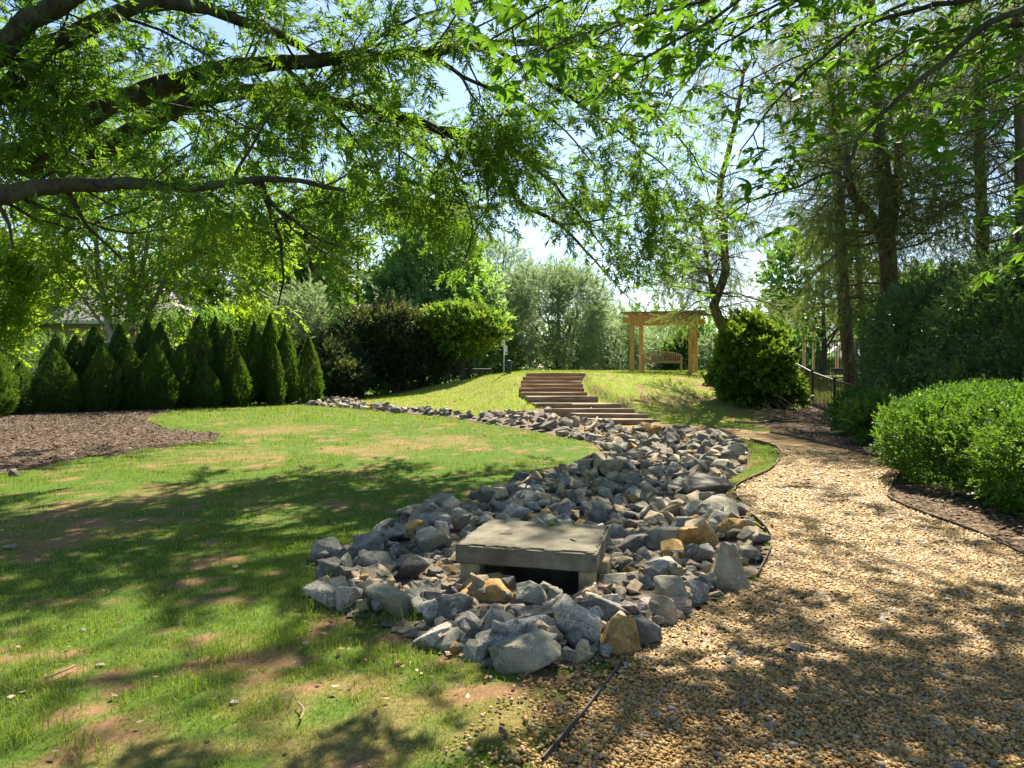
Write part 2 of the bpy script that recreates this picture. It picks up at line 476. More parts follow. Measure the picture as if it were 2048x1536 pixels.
def sheet(name, poly, mat, lift, res, kind='structure', clip=None, ymax=60):
    P = np.array(poly)
    x0, y0 = P.min(0) - 0.2; x1, y1 = P.max(0) + 0.2
    x0 = max(x0, -26); x1 = min(x1, 26); y0 = max(y0, 1.6); y1 = min(y1, ymax)
    gx = np.arange(x0, x1, res); gy = np.arange(y0, y1, res)
    X, Y = np.meshgrid(gx, gy, indexing='ij')
    keep = inpoly(X + res / 2, Y + res / 2, poly)
    if clip is not None: keep &= ~inpoly(X + res / 2, Y + res / 2, clip)
    keep[-1, :] = False; keep[:, -1] = False
    n = X.shape[1]
    ii, jj = np.nonzero(keep)
    f = np.stack([ii * n + jj, (ii + 1) * n + jj, (ii + 1) * n + jj + 1, ii * n + jj + 1], -1)
    V = np.stack([X, Y, g(X, Y) + lift], -1).reshape(-1, 3)
    u, inv = np.unique(f, return_inverse=True)
    G = Geo(); G.add(V[u], inv.reshape(f.shape), 0.5, 0, True)
    o = G.build(name, mat); tag(o, kind=kind)
    return o
# gravel path
m, nt, out = nodes('path_gravel')
P_ = pos(nt)
vo = nn(nt, 'ShaderNodeTexVoronoi', i_Scale=75.0); nt.links.new(P_, vo.inputs['Vector'])
vc = nn(nt, 'ShaderNodeSeparateColor'); nt.links.new(vo.outputs['Color'], vc.inputs[0])
c = ramp(nt, vc.outputs[0], [(0.0, (0.09, 0.05, 0.015)), (0.25, (0.22, 0.125, 0.032)), (0.55, (0.31, 0.185, 0.048)), (0.8, (0.36, 0.235, 0.075)), (1.0, (0.18, 0.135, 0.085))])
n_ = noise(nt, 1.3, 4, 0.6, P_)
c = mixc(nt, ramp(nt, n_, [(0.4, (0, 0, 0)), (0.7, (0.35, 0.35, 0.35))]), c, (0.30, 0.22, 0.12))
hm = nn(nt, 'ShaderNodeMath', operation='MULTIPLY', i_1=-1.0); nt.links.new(vo.outputs['Distance'], hm.inputs[0])
principled(nt, out, c, 0.75, bump(nt, hm.outputs[0], 1.0, 0.02), spec=0.25)
M['gravel'] = m
path = sheet('gravel_path', PATH, M['gravel'], 0.012, 0.07, clip=GRASS_TONGUE)
path['label'] = 'winding tan pea gravel path curving up to the timber steps'
# mulch
m, nt, out = nodes('bark_mulch')
P_ = pos(nt)
vo = nn(nt, 'ShaderNodeTexVoronoi', i_Scale=34.0); vo.inputs['Randomness'].default_value = 1.0
nt.links.new(P_, vo.inputs['Vector'])
vc = nn(nt, 'ShaderNodeSeparateColor'); nt.links.new(vo.outputs['Color'], vc.inputs[0])
c = ramp(nt, vc.outputs[0], [(0.0, (0.028, 0.018, 0.011)), (0.4, (0.075, 0.048, 0.028)), (0.75, (0.15, 0.105, 0.066)), (1.0, (0.26, 0.19, 0.13))])
principled(nt, out, c, 0.95, bump(nt, vc.outputs[1], 1.0, 0.03), spec=0.1)
M['mulch'] = m
M['chip'] = None
m, nt, out = nodes('mulch_chip')
c = ramp(nt, attr(nt, 'tint'), [(0.0, (0.035, 0.022, 0.013)), (0.5, (0.098, 0.074, 0.052)), (0.85, (0.21, 0.17, 0.13)), (1.0, (0.40, 0.35, 0.29))])
principled(nt, out, c, 0.9, spec=0.15)
M['chip'] = m
mulch_l = sheet('mulch_bed', MULCH_L, M['mulch'], 0.010, 0.14)
mulch_l['label'] = 'brown bark mulch bed in front of the arborvitae hedge'
mulch_r = sheet('mulch_strip', MULCH_R, M['mulch'], 0.006, 0.16, clip=PATH)
mulch_r['label'] = 'mulch and leaf litter strip under the boxwood hedge'
# bed below the rocks
M['creek_soil'] = plainmat('creek_soil', (0.13, 0.10, 0.075), 0.95, 0.5, 40, bmp=0.8)
_pit = []
for su, sv in ((-1, -1), (1, -1), (1, 1), (-1, 1)):
    u, v = su * 0.48, sv * 0.44
    _pit.append((SLAB_C[0] + u * math.cos(SLAB_A) - v * math.sin(SLAB_A), SLAB_C[1] + u * math.sin(SLAB_A) + v * math.cos(SLAB_A)))
bed = sheet('creek_bed', ROCKS, M['creek_soil'], 0.012, 0.08, clip=_pit)
bed['label'] = 'dark soil bed beneath the loose creek rocks'

def chips(poly, n, L, W, ymax=40, spill=0.25, bias=1.0, seed=1):
    r = np.random.default_rng(seed)
    P = np.array(poly); lo = P.min(0); hi = P.max(0)
    lo = np.maximum(lo, (-22, 2.2)); hi = np.minimum(hi, (20, ymax))
    X = r.uniform(lo[0], hi[0], n * 6); Y = r.uniform(lo[1], hi[1], n * 6)
    vis = abs(X) < 0.76 * Y + 0.6
    jx, jy = r.normal(0, spill, (2, n * 6))
    k = inpoly(X + jx * (r.random(n * 6) < .3), Y + jy * (r.random(n * 6) < .3), poly) & vis & ~inpoly(X, Y, PATH)
    X, Y = X[k][:n], Y[k][:n]; n = len(X)
    z = g(X, Y) + r.uniform(0.012, 0.035, n)
    a = r.uniform(0, 2 * math.pi, n)
    A = unit(np.stack([np.cos(a), np.sin(a), r.normal(0, 0.22, n)], -1))
    N = unit(np.stack([r.normal(0, .3, n), r.normal(0, .3, n), np.ones(n)], -1))
    S = unit(np.cross(N, A))
    l = L * r.uniform(0.5, 1.4, n)[:, None]; w = W * r.uniform(0.5, 1.5, n)[:, None]
    C = np.stack([X, Y, z], -1)
    q = np.stack([C - A * l / 2 - S * w / 2, C + A * l / 2 - S * w / 2 * .6, C + A * l / 2 * .9 + S * w / 2, C - A * l / 2 * .8 + S * w / 2 * .8], 1)
    return q.reshape(-1, 3), np.arange(n * 4).reshape(-1, 4), np.clip(r.beta(1.6, 2.2, n), 0, 1)
G = Geo(); G.add(*chips(MULCH_L, 30000, 0.075, 0.026, seed=3))
tag(G.build('mulch_chips', M['chip']), 'loose bark chips scattered over the left mulch bed', 'mulch', kind='stuff')
G = Geo(); G.add(*chips(MULCH_R, 16000, 0.075, 0.028, seed=4, spill=0.3))
tag(G.build('leaf_litter', M['chip']), 'brown leaf litter and chips under the right hedge', 'leaf litter', kind='stuff')

# ------------------------------------------------------------------ pebbles of the path
def ico(sub):
    bm = bmesh.new(); bmesh.ops.create_icosphere(bm, subdivisions=sub, radius=1.0)
    bm.verts.index_update()
    V = np.array([v.co[:] for v in bm.verts]); Fa = np.array([[v.index for v in f.verts] for f in bm.faces]); bm.free()
    return V, Fa
ICO1 = ico(1); ICO1 = (ICO1[0], ICO1[1][ICO1[0][ICO1[1]][:, :, 2].max(1) > 0])
OCT = (np.array([(1, 0, 0), (0, 1, 0), (-1, 0, 0), (0, -1, 0), (0, 0, 1.0)]), np.array([(0, 1, 4), (1, 2, 4), (2, 3, 4), (3, 0, 4)]))
def rotz_tilt(n, r, tilt=0.35):
    a = r.uniform(0, 2 * math.pi, n); X = np.stack([np.cos(a), np.sin(a), r.normal(0, tilt, n)], -1); X = unit(X)
    U = unit(np.stack([r.normal(0, tilt, n), r.normal(0, tilt, n), np.ones(n)], -1))
    Yv = unit(np.cross(U, X)); Z = np.cross(X, Yv)
    return np.stack([X, Yv, Z], -1)
def scatter_solid(proto, C, S, r, tilt=0.35):
    V, Fa = proto; n = len(C)
    Rm = rotz_tilt(n, r, tilt)
    P = np.einsum('nij,nvj->nvi', Rm, V[None] * S[:, None, :]) + C[:, None, :]
    f = (Fa[None] + (np.arange(n) * len(V))[:, None, None]).reshape(-1, 3)
    return P.reshape(-1, 3), f
m, nt, out = nodes('pea_gravel')
t_ = attr(nt, 'tint')
c = ramp(nt, t_, [(0.0, (0.11, 0.055, 0.015)), (0.2, (0.23, 0.12, 0.024)), (0.5, (0.31, 0.178, 0.042)), (0.72, (0.37, 0.235, 0.068)), (0.86, (0.36, 0.27, 0.13)), (0.95, (0.16, 0.135, 0.11)), (1.0, (0.13, 0.125, 0.12))])
c = mixc(nt, ramp(nt, noise(nt, 260, 3, 0.6, pos(nt)), [(0.4, (0, 0, 0)), (0.75, (0.4, 0.4, 0.4))]), c, (0.30, 0.20, 0.10))
principled(nt, out, c, 0.6, spec=0.35)
M['pebble'] = m
G = Geo(); r = np.random.default_rng(12)
for (y0, y1, dens, size, proto) in ((2.3, 3.5, 5200, 0.0082, ICO1), (3.5, 4.4, 5000, 0.0092, OCT), (4.4, 6.2, 3400, 0.0098, OCT), (6.2, 9.0, 1500, 0.0125, OCT), (9.0, 13.5, 620, 0.016, OCT)):
    n = int(dens * (y1 - y0) * (0.78 * y1 + 0.6))
    X = r.uniform(-0.6, 0.78 * y1, n); Y = r.uniform(y0, y1, n)
    k = (X < 0.75 * Y + 0.15) & (inpoly(X, Y, PATH) & ~inpoly(X, Y, GRASS_TONGUE))
    # pebbles that have spilled over the edging into the grass and rock margin
    d = polydist(X, Y, PATH_L[:5])
    k |= (~inpoly(X, Y, PATH)) & (d < 0.42) & (r.random(n) < 0.75 * np.exp(-d / 0.2)) & (Y < 4.6)
    k &= r.random(n) < 1 - 0.75 * smooth((Y - 7.5) / 5.0)
    X, Y = X[k], Y[k]; n = len(X)
    und = 0.012 * (fbm(X, Y, 0.35, 2, 8) - 0.5)
    C = np.stack([X, Y, g(X, Y) + 0.012 + und + r.uniform(0.0, 0.008, n)], -1)
    s = size * np.exp(r.normal(0, 0.28, n))
    big = r.random(n) < 0.012; s = np.where(big, s * 1.9, s)
    S = np.stack([s * r.uniform(0.9, 1.5, n), s * r.uniform(0.75, 1.0, n), s * r.uniform(0.5, 0.8, n)], -1)
    P, f = scatter_solid(proto, C, S, r)
    ti = r.random(n); ti = np.where(big, 0.93 + 0.07 * r.random(n), np.where(ti > 0.9, ti * 0.93, ti))
    G.add(P, f, np.repeat(ti, len(proto[1])), 0, True)
tag(G.build('path_pebbles', M['pebble']), 'loose tan and grey pea gravel covering the path', 'gravel', kind='stuff')

# ------------------------------------------------------------------ grass
m, nt, out = nodes('grass_blade')
t_ = attr(nt, 'tint')
c = ramp(nt, t_, [(0.0, (0.032, 0.095, 0.010)), (0.30, (0.075, 0.175, 0.014)), (0.46, (0.14, 0.23, 0.02)), (0.56, (0.24, 0.30, 0.03)), (0.66, (0.22, 0.21, 0.05)), (0.85, (0.30, 0.24, 0.10)), (1.0, (0.42, 0.35, 0.19))])
p = nn(nt, 'ShaderNodeBsdfPrincipled', i_Roughness=0.55); p.inputs['Specular IOR Level'].default_value = 0.25
nt.links.new(c, p.inputs['Base Color'])
tr = nn(nt, 'ShaderNodeBsdfTranslucent'); nt.links.new(mixc(nt, 0.4, c, (0.40, 0.54, 0.03)), tr.inputs[0])
mx = nn(nt, 'ShaderNodeMixShader', i_0=0.42)
nt.links.new(p.outputs[0], mx.inputs[1]); nt.links.new(tr.outputs[0], mx.inputs[2]); nt.links.new(mx.outputs[0], out.inputs[0])
M['grass'] = m
def blades(X, Y, H, Wd, r, tint, lean=0.45, simple=False):
    n = len(X)
    Z = g(X, Y) - 0.004
    a = r.uniform(0, 2 * math.pi, n)
    D = np.stack([np.cos(a), np.sin(a), np.zeros(n)], -1)
    S = np.stack([-np.sin(a), np.cos(a), np.zeros(n)], -1)
    b = r.uniform(0, 2 * math.pi, n); rot = r.uniform(-1, 1, n)[:, None]
    S = S * np.cos(rot) + D * np.sin(rot)
    B = np.stack([X, Y, Z], -1)
    ln = (r.beta(1.5, 2.0, n) * lean * 2)[:, None]
    up = np.array((0, 0, 1.0))
    H = H[:, None]; Wd = Wd[:, None]
    Mi = B + up * H * 0.55 * np.sqrt(1 - np.minimum(ln, .9) ** 2 * .3) + D * H * ln * 0.30
    T = B + up * H * np.sqrt(np.maximum(1 - ln ** 2, 0.04)) + D * H * ln
    if simple:
        V = np.stack([B - S * Wd / 2, B + S * Wd / 2, T], 1)
        return V.reshape(-1, 3), np.arange(3 * n).reshape(-1, 3), tint
    V = np.stack([B - S * Wd / 2, B + S * Wd / 2, Mi + S * Wd * .38, Mi - S * Wd * .38, T], 1)
    o = (np.arange(n) * 5)[:, None]
    return V.reshape(-1, 3), (np.hstack([o, o + 1, o + 2, o + 3]), np.hstack([o + 3, o + 2, o + 4])), tint
G = Geo(); r = np.random.default_rng(21)
for (y0, y1, dens, hgt, wid, simple) in ((2.1, 4.2, 11500, 0.034, 0.0030, False), (4.2, 7.0, 6200, 0.037, 0.0040, False), (7.0, 12.0, 1900, 0.046, 0.0065, True), (12.0, 20.0, 620, 0.05, 0.011, True), (20.0, 33.0, 260, 0.07, 0.022, True)):
    w1 = 0.76 * y1 + 0.4
    n = int(dens * (y1 - y0) * 2 * w1)
    n = min(n, 900000)
    X = r.uniform(-w1, w1, n); Y = r.uniform(y0, y1, n)
    k = abs(X) < 0.75 * Y + 0.25
    X, Y = X[k], Y[k]
    jx = X + r.normal(0, 0.05, len(X)); jy = Y + r.normal(0, 0.05, len(X))
    k = lawn_ok(jx, jy)
    X, Y = X[k], Y[k]
    so, dr = soil_dry(X, Y)
    cl = fbm(X, Y, 0.16, 2, 11); tuft = fbm(X, Y, 0.9, 2, 12)
    tong = inpoly(X, Y, GRASS_TONGUE)
    keep = (1 - 0.9 * so) ** 1.3 * (0.30 + 1.0 * smooth((cl - 0.32) / 0.35)) * (0.55 + 0.6 * tuft)
    keep = np.where(tong, 1.0, keep)
    k = r.random(len(X)) < keep
    X, Y, dr, cl, tuft, tong = X[k], Y[k], dr[k], cl[k], tuft[k], tong[k]; n = len(X)
    h = hgt * 0.9 * np.exp(r.normal(0, 0.30, n)) * (0.55 + 0.9 * tuft) * (1 - 0.35 * dr)
    tall = r.random(n) < 0.012 * (tuft > 0.5); h = np.where(tall, h * 2.1, h)
    dead = r.random(n) < (0.24 + 0.58 * dr + 0.16 * (Y < 5.5)) * np.where(tong, 0.1, 1.0) * np.where(Y > 19, 0.65, 1)
    ti = np.where(dead, r.uniform(0.58, 1.0, n), np.clip(r.normal(0.30, 0.13, n) + 0.12 * dr, 0, 0.55))
    ti = np.where((Y > 19) & ~dead, np.clip(r.normal(0.54, 0.05, n), 0, 0.62), ti)  # living knoll blades tinted yellower, with full sun brightness worked into the tint
    res = blades(X, Y, h, np.full(n, wid) * r.uniform(0.7, 1.3, n), r, ti, 0.5, simple)
    if simple: G.add(res[0], res[1], ti)
    else:
        b0 = G.nv
        G.add(res[0], res[1][0], ti)
        G.f.append((res[1][1].astype(np.int32) + b0, ti.astype(np.float32), 0, False))
    print('grass', y0, n)
tag(G.build('grass', M['grass']), 'short patchy grass blades, green and straw, over the whole lawn', 'grass', kind='stuff')
# tufts of long grass by the rocks
G = Geo()
for (px, py, k, h) in ((655, 1215, 30, .13), (640, 1180, 24, .11), (745, 1238, 26, .12), (770, 1250, 20, .1), (820, 1252, 22, .11), (610, 1240, 26, .1), (430, 1320, 40, .09), (540, 1290, 40, .08), (590, 1265, 30, .08), (380, 1385, 26, .08), (545, 1420, 20, .09), (400, 1440, 18, .08),
                      (900, 1300, 16, .07), (360, 1012, 40, .10), (490, 975, 60, .09), (620, 1040, 30, .06), (60, 1480, 40, .1), (160, 1500, 30, .08), (955, 990, 20, .07), (1040, 928, 30, .1)):
    c = ground(px, py); n = k * 2
    X = c[0] + r.normal(0, 0.07, n); Y = c[1] + r.normal(0, 0.06, n)
    ti = np.clip(r.normal(0.34, 0.14, n), 0.05, 0.6)
    res = blades(X, Y, h * np.exp(r.normal(0, .3, n)), np.full(n, 0.0042), r, ti, 0.6)
    b0 = G.nv; G.add(res[0], res[1][0], ti); G.f.append((res[1][1].astype(np.int32) + b0, ti.astype(np.float32), 0, False))
tag(G.build('long_grass', M['grass']), 'longer grass tufts sprouting beside the rocks and on the lawn', 'grass', kind='stuff')
# ------------------------------------------------------------------ path edging strips
M['edging'] = plainmat('edging_plastic', (0.055, 0.042, 0.034), 0.7, 0.35, 20)
def edging(pts, label, h0=-0.06, h1=0.045, th=0.008):
    P = catmull([(x, y, 0) for x, y in pts], 0.08)
    P[:, 2] = g(P[:, 0], P[:, 1])
    T = unit(np.gradient(P, axis=0)); S = np.stack([-T[:, 1], T[:, 0], np.zeros(len(P))], -1)
    wob = (fbm(P[:, 0], P[:, 1], 0.4, 2, 31) - 0.5) * 0.03
    G = Geo(); n = len(P)
    z = np.array((0, 0, 1.0))
    V = np.stack([P - S * th / 2 + z * h0, P + S * th / 2 + z * h0, P + S * th / 2 + z * (h1 + wob[:, None]), P - S * th / 2 + z * (h1 + wob[:, None])], 1)
    i = np.arange(n - 1)[:, None] * 4; a = np.arange(4)[None, :]; b = (a + 1) % 4
    G.add(V.reshape(-1, 3), np.stack([i + a, i + b, i + 4 + b, i + 4 + a], -1).reshape(-1, 4))
    o = G.build('path_edging', M['edging'])
    tag(o, label, 'edging', 'dark edging strips along the gravel path')
edging(PATH_L[1:4], 'straight dark edging strip between near lawn and gravel, below the rocks')
edging(PATH_L[6:10], 'short curved edging strip at the right rim of the rock bed')
edging(PATH_L[10:16], 'curved edging strip around the small green grass tongue')
edging(PATH_R[2:14], 'long wavy edging strip between gravel path and boxwood hedge')

# ------------------------------------------------------------------ rocks
def rockmat(name, a, b, c3, speck=0.0, patch_col=None):
    m, nt, out = nodes(name)
    tc = nn(nt, 'ShaderNodeTexCoord').outputs['Object']
    oi = nn(nt, 'ShaderNodeObjectInfo').outputs['Random']
    add = nn(nt, 'ShaderNodeVectorMath', operation='ADD')
    geo = pos(nt)
    nt.links.new(geo, add.inputs[0])
    n1 = noise(nt, 7, 6, 0.62, geo); n2 = noise(nt, 140, 4, 0.75, geo); n3 = noise(nt, 24, 5, 0.7, geo, 0.8)
    col = ramp(nt, n1, [(0.33, a), (0.5, b), (0.68, c3)])
    col = mixc(nt, ramp(nt, n3, [(0.45, (0, 0, 0)), (0.7, (0.5, 0.5, 0.5))]), col, tuple(min(1, x * 1.5) for x in c3))
    if patch_col: col = mixc(nt, ramp(nt, noise(nt, 4.5, 4, 0.6, geo), [(0.48, (0, 0, 0)), (0.60, (0.75, 0.75, 0.75))]), col, patch_col)
    sp = ramp(nt, n2, [(0.38, (1 - speck, 1 - speck, 1 - speck)), (0.5, (1, 1, 1)), (0.63, (1 + speck, 1 + speck, 1 + speck))])
    col = mixc(nt, 1.0, col, sp, 'MULTIPLY')
    hs = nn(nt, 'ShaderNodeHueSaturation'); mr = nn(nt, 'ShaderNodeMapRange', i_3=0.75, i_4=1.25)
    nt.links.new(oi, mr.inputs[0]); nt.links.new(mr.outputs[0], hs.inputs['Value']); nt.links.new(col, hs.inputs['Color'])
    hh = nn(nt, 'ShaderNodeMath', operation='ADD'); nt.links.new(n3, hh.inputs[0]); nt.links.new(n2, hh.inputs[1])
    principled(nt, out, hs.outputs[0], 0.85, bump(nt, hh.outputs[0], 0.75, 0.012), spec=0.25)
    return m
RM = {
 'blue': rockmat('blue_grey_stone', (0.10, 0.093, 0.08), (0.185, 0.172, 0.145), (0.31, 0.285, 0.24), 0.25),
 'speck': rockmat('speckled_granite', (0.165, 0.15, 0.122), (0.29, 0.265, 0.22), (0.39, 0.36, 0.30), 0.75),
 'tan': rockmat('tan_stone', (0.22, 0.16, 0.09), (0.36, 0.28, 0.17), (0.45, 0.38, 0.27), 0.3),
 'ochre': rockmat('ochre_stone', (0.20, 0.11, 0.035), (0.38, 0.23, 0.07), (0.46, 0.33, 0.15), 0.3),
 'dark': rockmat('dark_slate', (0.058, 0.053, 0.045), (0.115, 0.105, 0.09), (0.20, 0.185, 0.155), 0.3),
 'olive': rockmat('olive_grey_stone', (0.11, 0.105, 0.07), (0.20, 0.19, 0.14), (0.30, 0.29, 0.23), 0.4, (0.34, 0.31, 0.22)),
}
CW = {'blue': 'blue grey', 'speck': 'speckled grey', 'tan': 'tan', 'ochre': 'ochre', 'dark': 'dark slate', 'olive': 'olive grey'}
def rock_proto(level, seed, p=None, planes=None):
    """broken stone: hull of a few corner points, faces subdivided and roughened, edges a little worn"""
    r = np.random.default_rng(seed)
    q = unit(r.normal(0, 1, (int(r.integers(11, 16)), 3)))
    q = np.sign(q) * np.abs(q) ** 0.8
    q = q * np.array((1, r.uniform(.75, 1.0), r.uniform(.7, 1.0))) * r.uniform(.8, 1.05, (len(q), 1))
    bm = bmesh.new()
    for v in q: bm.verts.new(v)
    h = bmesh.ops.convex_hull(bm, input=bm.verts)
    bmesh.ops.delete(bm, geom=[v for v in bm.verts if not v.link_faces], context='VERTS')
    bmesh.ops.dissolve_limit(bm, angle_limit=R(16), verts=bm.verts, edges=bm.edges)
    if level >= 3: bmesh.ops.bevel(bm, geom=bm.edges[:], offset=0.045, segments=1, affect='EDGES', clamp_overlap=True)
    bmesh.ops.triangulate(bm, faces=bm.faces)
    for _ in range({2: 0, 3: 1, 4: 2}[level]):
        bmesh.ops.subdivide_edges(bm, edges=bm.edges, cuts=1, use_grid_fill=True)
        bmesh.ops.triangulate(bm, faces=bm.faces)
    if level >= 3: bmesh.ops.smooth_vert(bm, verts=bm.verts, factor=0.22, use_axis_x=True, use_axis_y=True, use_axis_z=True)
    bm.verts.index_update()
    V = np.array([v.co[:] for v in bm.verts]); Fa = np.array([[v.index for v in f.verts] for f in bm.faces]); bm.free()
    o = r.uniform(0, 50, 3)
    if level >= 3:
        D = unit(V)
        nz = fbm(V[:, 0] + o[0] + V[:, 2] * .7, V[:, 1] + o[1] - V[:, 2] * .6, 0.5, 3, 2) - .5
        V = V + D * (0.10 * nz)[:, None]
    if level >= 4:
        nz = fbm(V[:, 0] * 1.3 + o[2] + V[:, 2], V[:, 1] + o[0] - V[:, 2] * .8, 0.16, 2, 4) - .5
        V = V + D * (0.07 * nz)[:, None]
    lo, hi = V.min(0), V.max(0)
    return (V - (lo + hi) / 2) / (hi - lo), Fa          # unit box centred
HM = {}                                          # pile height field, 4 cm cells
def hkey(x, y): return (int(round(x / 0.04)), int(round(y / 0.04)))
def pile_at(x, y, rx):
    n = max(1, int(rx * 0.5 / 0.04)); k0 = hkey(x, y); v = []
    for a in range(-n, n + 1, max(1, n // 3)):
        for b in range(-n, n + 1, max(1, n // 3)): v.append(HM.get((k0[0] + a, k0[1] + b), 0.0))
    v = np.array(v)
    return float(0.75 * np.mean(v) + 0.25 * v.max())
def deposit(x, y, rx, ry, top):
    n = int(max(rx, ry) / 0.04) + 1; k0 = hkey(x, y)
    for a in range(-n, n + 1):
        for b in range(-n, n + 1):
            d = (a * 0.04 / rx) ** 2 + (b * 0.04 / ry) ** 2
            if d < 1:
                k = (k0[0] + a, k0[1] + b); HM[k] = max(HM.get(k, 0), top * (1 - 0.55 * d))
def add_rock(me, x, y, w, d, h, rz, tilt, base, label, group):
    o = bpy.data.objects.new('rock', me); COL.objects.link(o)
    o.location = (x, y, g1(x, y) + base + h * 0.36)
    o.rotation_euler = (tilt[0], tilt[1], rz); o.scale = (w, d, h)
    tag(o, label, 'rock', group)
    return o
c_, s_ = math.cos(-SLAB_A), math.sin(-SLAB_A)
def in_slab(x, y, m=0.0):
    u = c_ * (x - SLAB_C[0]) - s_ * (y - SLAB_C[1]); v = s_ * (x - SLAB_C[0]) + c_ * (y - SLAB_C[1])
    return abs(u) < 0.52 + m and abs(v) < 0.45 + m
HAND = [
 (1052, 1318, 132, 66, 'olive', 'smooth grey boulder at the very front tip of the rock bed, by the grass'),
 (1035, 1283, 150, 62, 'speck', 'wide speckled rock right behind the foremost smooth boulder'),
 (1150, 1252, 104, 100, 'speck', 'large pale speckled granite pyramid rock at the front of the bed'),
 (1233, 1276, 82, 74, 'ochre', 'tan block with a hollowed face, nearest the gravel edging'),
 (1290, 1267, 64, 54, 'dark', 'dark rounded rock against the gravel, right of the tan block'),
 (1165, 1313, 50, 38, 'tan', 'small pale tan cube at the front tip beside the edging'),
 (1218, 1222, 88, 66, 'blue', 'dark speckled rock above the hollowed tan block'),
 (1070, 1193, 68, 60, 'olive', 'grey faceted rock standing before the slab opening'),
 (1072, 1248, 92, 56, 'dark', 'dark slate rock left of the pale granite pyramid'),
 (995, 1255, 66, 74, 'blue', 'blue grey wedge leaning left at the front of the bed'),
 (940, 1262, 62, 60, 'speck', 'round speckled rock between the wedge and the lawn'),
 (862, 1273, 70, 54, 'speck', 'egg shaped speckled rock lying alone on the lawn edge'),
 (905, 1222, 70, 64, 'dark', 'dark chiselled rock with a flat top at left front'),
 (862, 1228, 42, 52, 'speck', 'narrow speckled rock beside the dark chiselled one'),
 (787, 1206, 110, 72, 'olive', 'big tilted grey slab rock at the left front corner'),
 (845, 1203, 62, 56, 'olive', 'grey rock tucked right of the big tilted slab rock'),
 (735, 1182, 50, 54, 'tan', 'upright tan grey block left of the big tilted slab rock'),
 (690, 1197, 56, 52, 'speck', 'speckled rock, second from the left end of the bed'),
 (645, 1192, 76, 50, 'speck', 'pale speckled rock at the leftmost end of the bed'),
 (745, 1157, 84, 52, 'tan', 'sunlit pale tan pointed rock on the left side'),
 (672, 1145, 70, 48, 'blue', 'grey cracked rock low on the left rim'),
 (650, 1102, 62, 50, 'olive', 'pointed grey rock on the upper left rim'),
 (698, 1110, 58, 36, 'dark', 'flat dark rock beside the pointed left rim rock'),
 (738, 1131, 74, 48, 'olive', 'olive rounded rock above the sunlit tan one'),
 (735, 1092, 58, 50, 'blue', 'striped grey rock leaning on the left rim'),
 (822, 1138, 70, 60, 'dark', 'large dark slate rock left of the concrete slab'),
 (862, 1082, 62, 50, 'olive', 'mossy olive block near the slab corner'),
 (815, 1064, 38, 38, 'ochre', 'upright ochre stone standing on the left rim'),
 (773, 1060, 50, 34, 'speck', 'pale flat stone on the left rim by the ochre stone'),
 (830, 1040, 42, 30, 'dark', 'small dark rock at the lawn edge above the ochre stone'),
 (868, 1012, 36, 32, 'tan', 'pinkish tan rock standing up at the lawn edge'),
 (875, 1038, 50, 36, 'blue', 'blue grey rock below the pinkish one'),
 (920, 1046, 56, 42, 'tan', 'tan grey rock behind the slab left corner'),
 (982, 1180, 120, 46, 'ochre', 'long tan slab rock lying under the slab opening'),
 (1465, 1138, 96, 96, 'tan', 'big pale cone shaped boulder on the right rim'),
 (1400, 1076, 68, 62, 'ochre', 'bright orange ochre boulder on the right side'),
 (1465, 1058, 74, 44, 'ochre', 'brown olive rock next to the orange boulder'),
 (1510, 1076, 60, 38, 'dark', 'flat dark slate rock at the rightmost rim'),
 (1452, 1027, 92, 52, 'olive', 'broad olive grey boulder on the right rim'),
 (1422, 975, 94, 56, 'dark', 'large dark tilted block at the path bend'),
 (1335, 1024, 68, 40, 'tan', 'layered tan rock in the middle of the bed'),
 (1200, 1032, 50, 42, 'blue', 'blue grey triangular rock right behind the slab'),
 (1330, 1142, 62, 50, 'speck', 'speckled dark rock right of the slab'),
 (1288, 1130, 72, 42, 'tan', 'pale tan rough rock right beside the slab corner'),
 (1238, 1168, 76, 42, 'olive', 'dark olive wedge below the slab right corner'),
 (1350, 1192, 70, 74, 'olive', 'brown tall rock leaning right near the gravel'),
 (1388, 1186, 56, 52, 'speck', 'pale speckled block between leaning rock and gravel'),
 (1328, 1224, 54, 60, 'tan', 'reddish grey rock on the gravel edge'),
 (1412, 1168, 40, 42, 'blue', 'small grey cube rock left of the cone boulder'),
 (1398, 1110, 62, 42, 'speck', 'sunlit white grey rock below the orange boulder'),
 (1348, 1098, 46, 34, 'ochre', 'small ochre rock left of the orange boulder'),
 (1504, 1112, 42, 36, 'olive', 'small olive rock behind the cone boulder'),
 (1042, 962, 50, 32, 'dark', 'pointed dark rock on the far lawn edge'),
 (1268, 915, 30, 24, 'tan', 'bright tan rock standing out midway up the creek'),
 (1262, 957, 40, 22, 'ochre', 'rounded ochre rock midway up the creek'),
 (1118, 1205, 46, 34, 'speck', 'small pale rock under the front of the slab'),
 (1178, 1195, 52, 40, 'tan', 'pale tan rock before the slab right end'),
 (1310, 1090, 40, 30, 'blue', 'small bluish rock right of the slab pier'),
]
rk = np.random.default_rng(5)
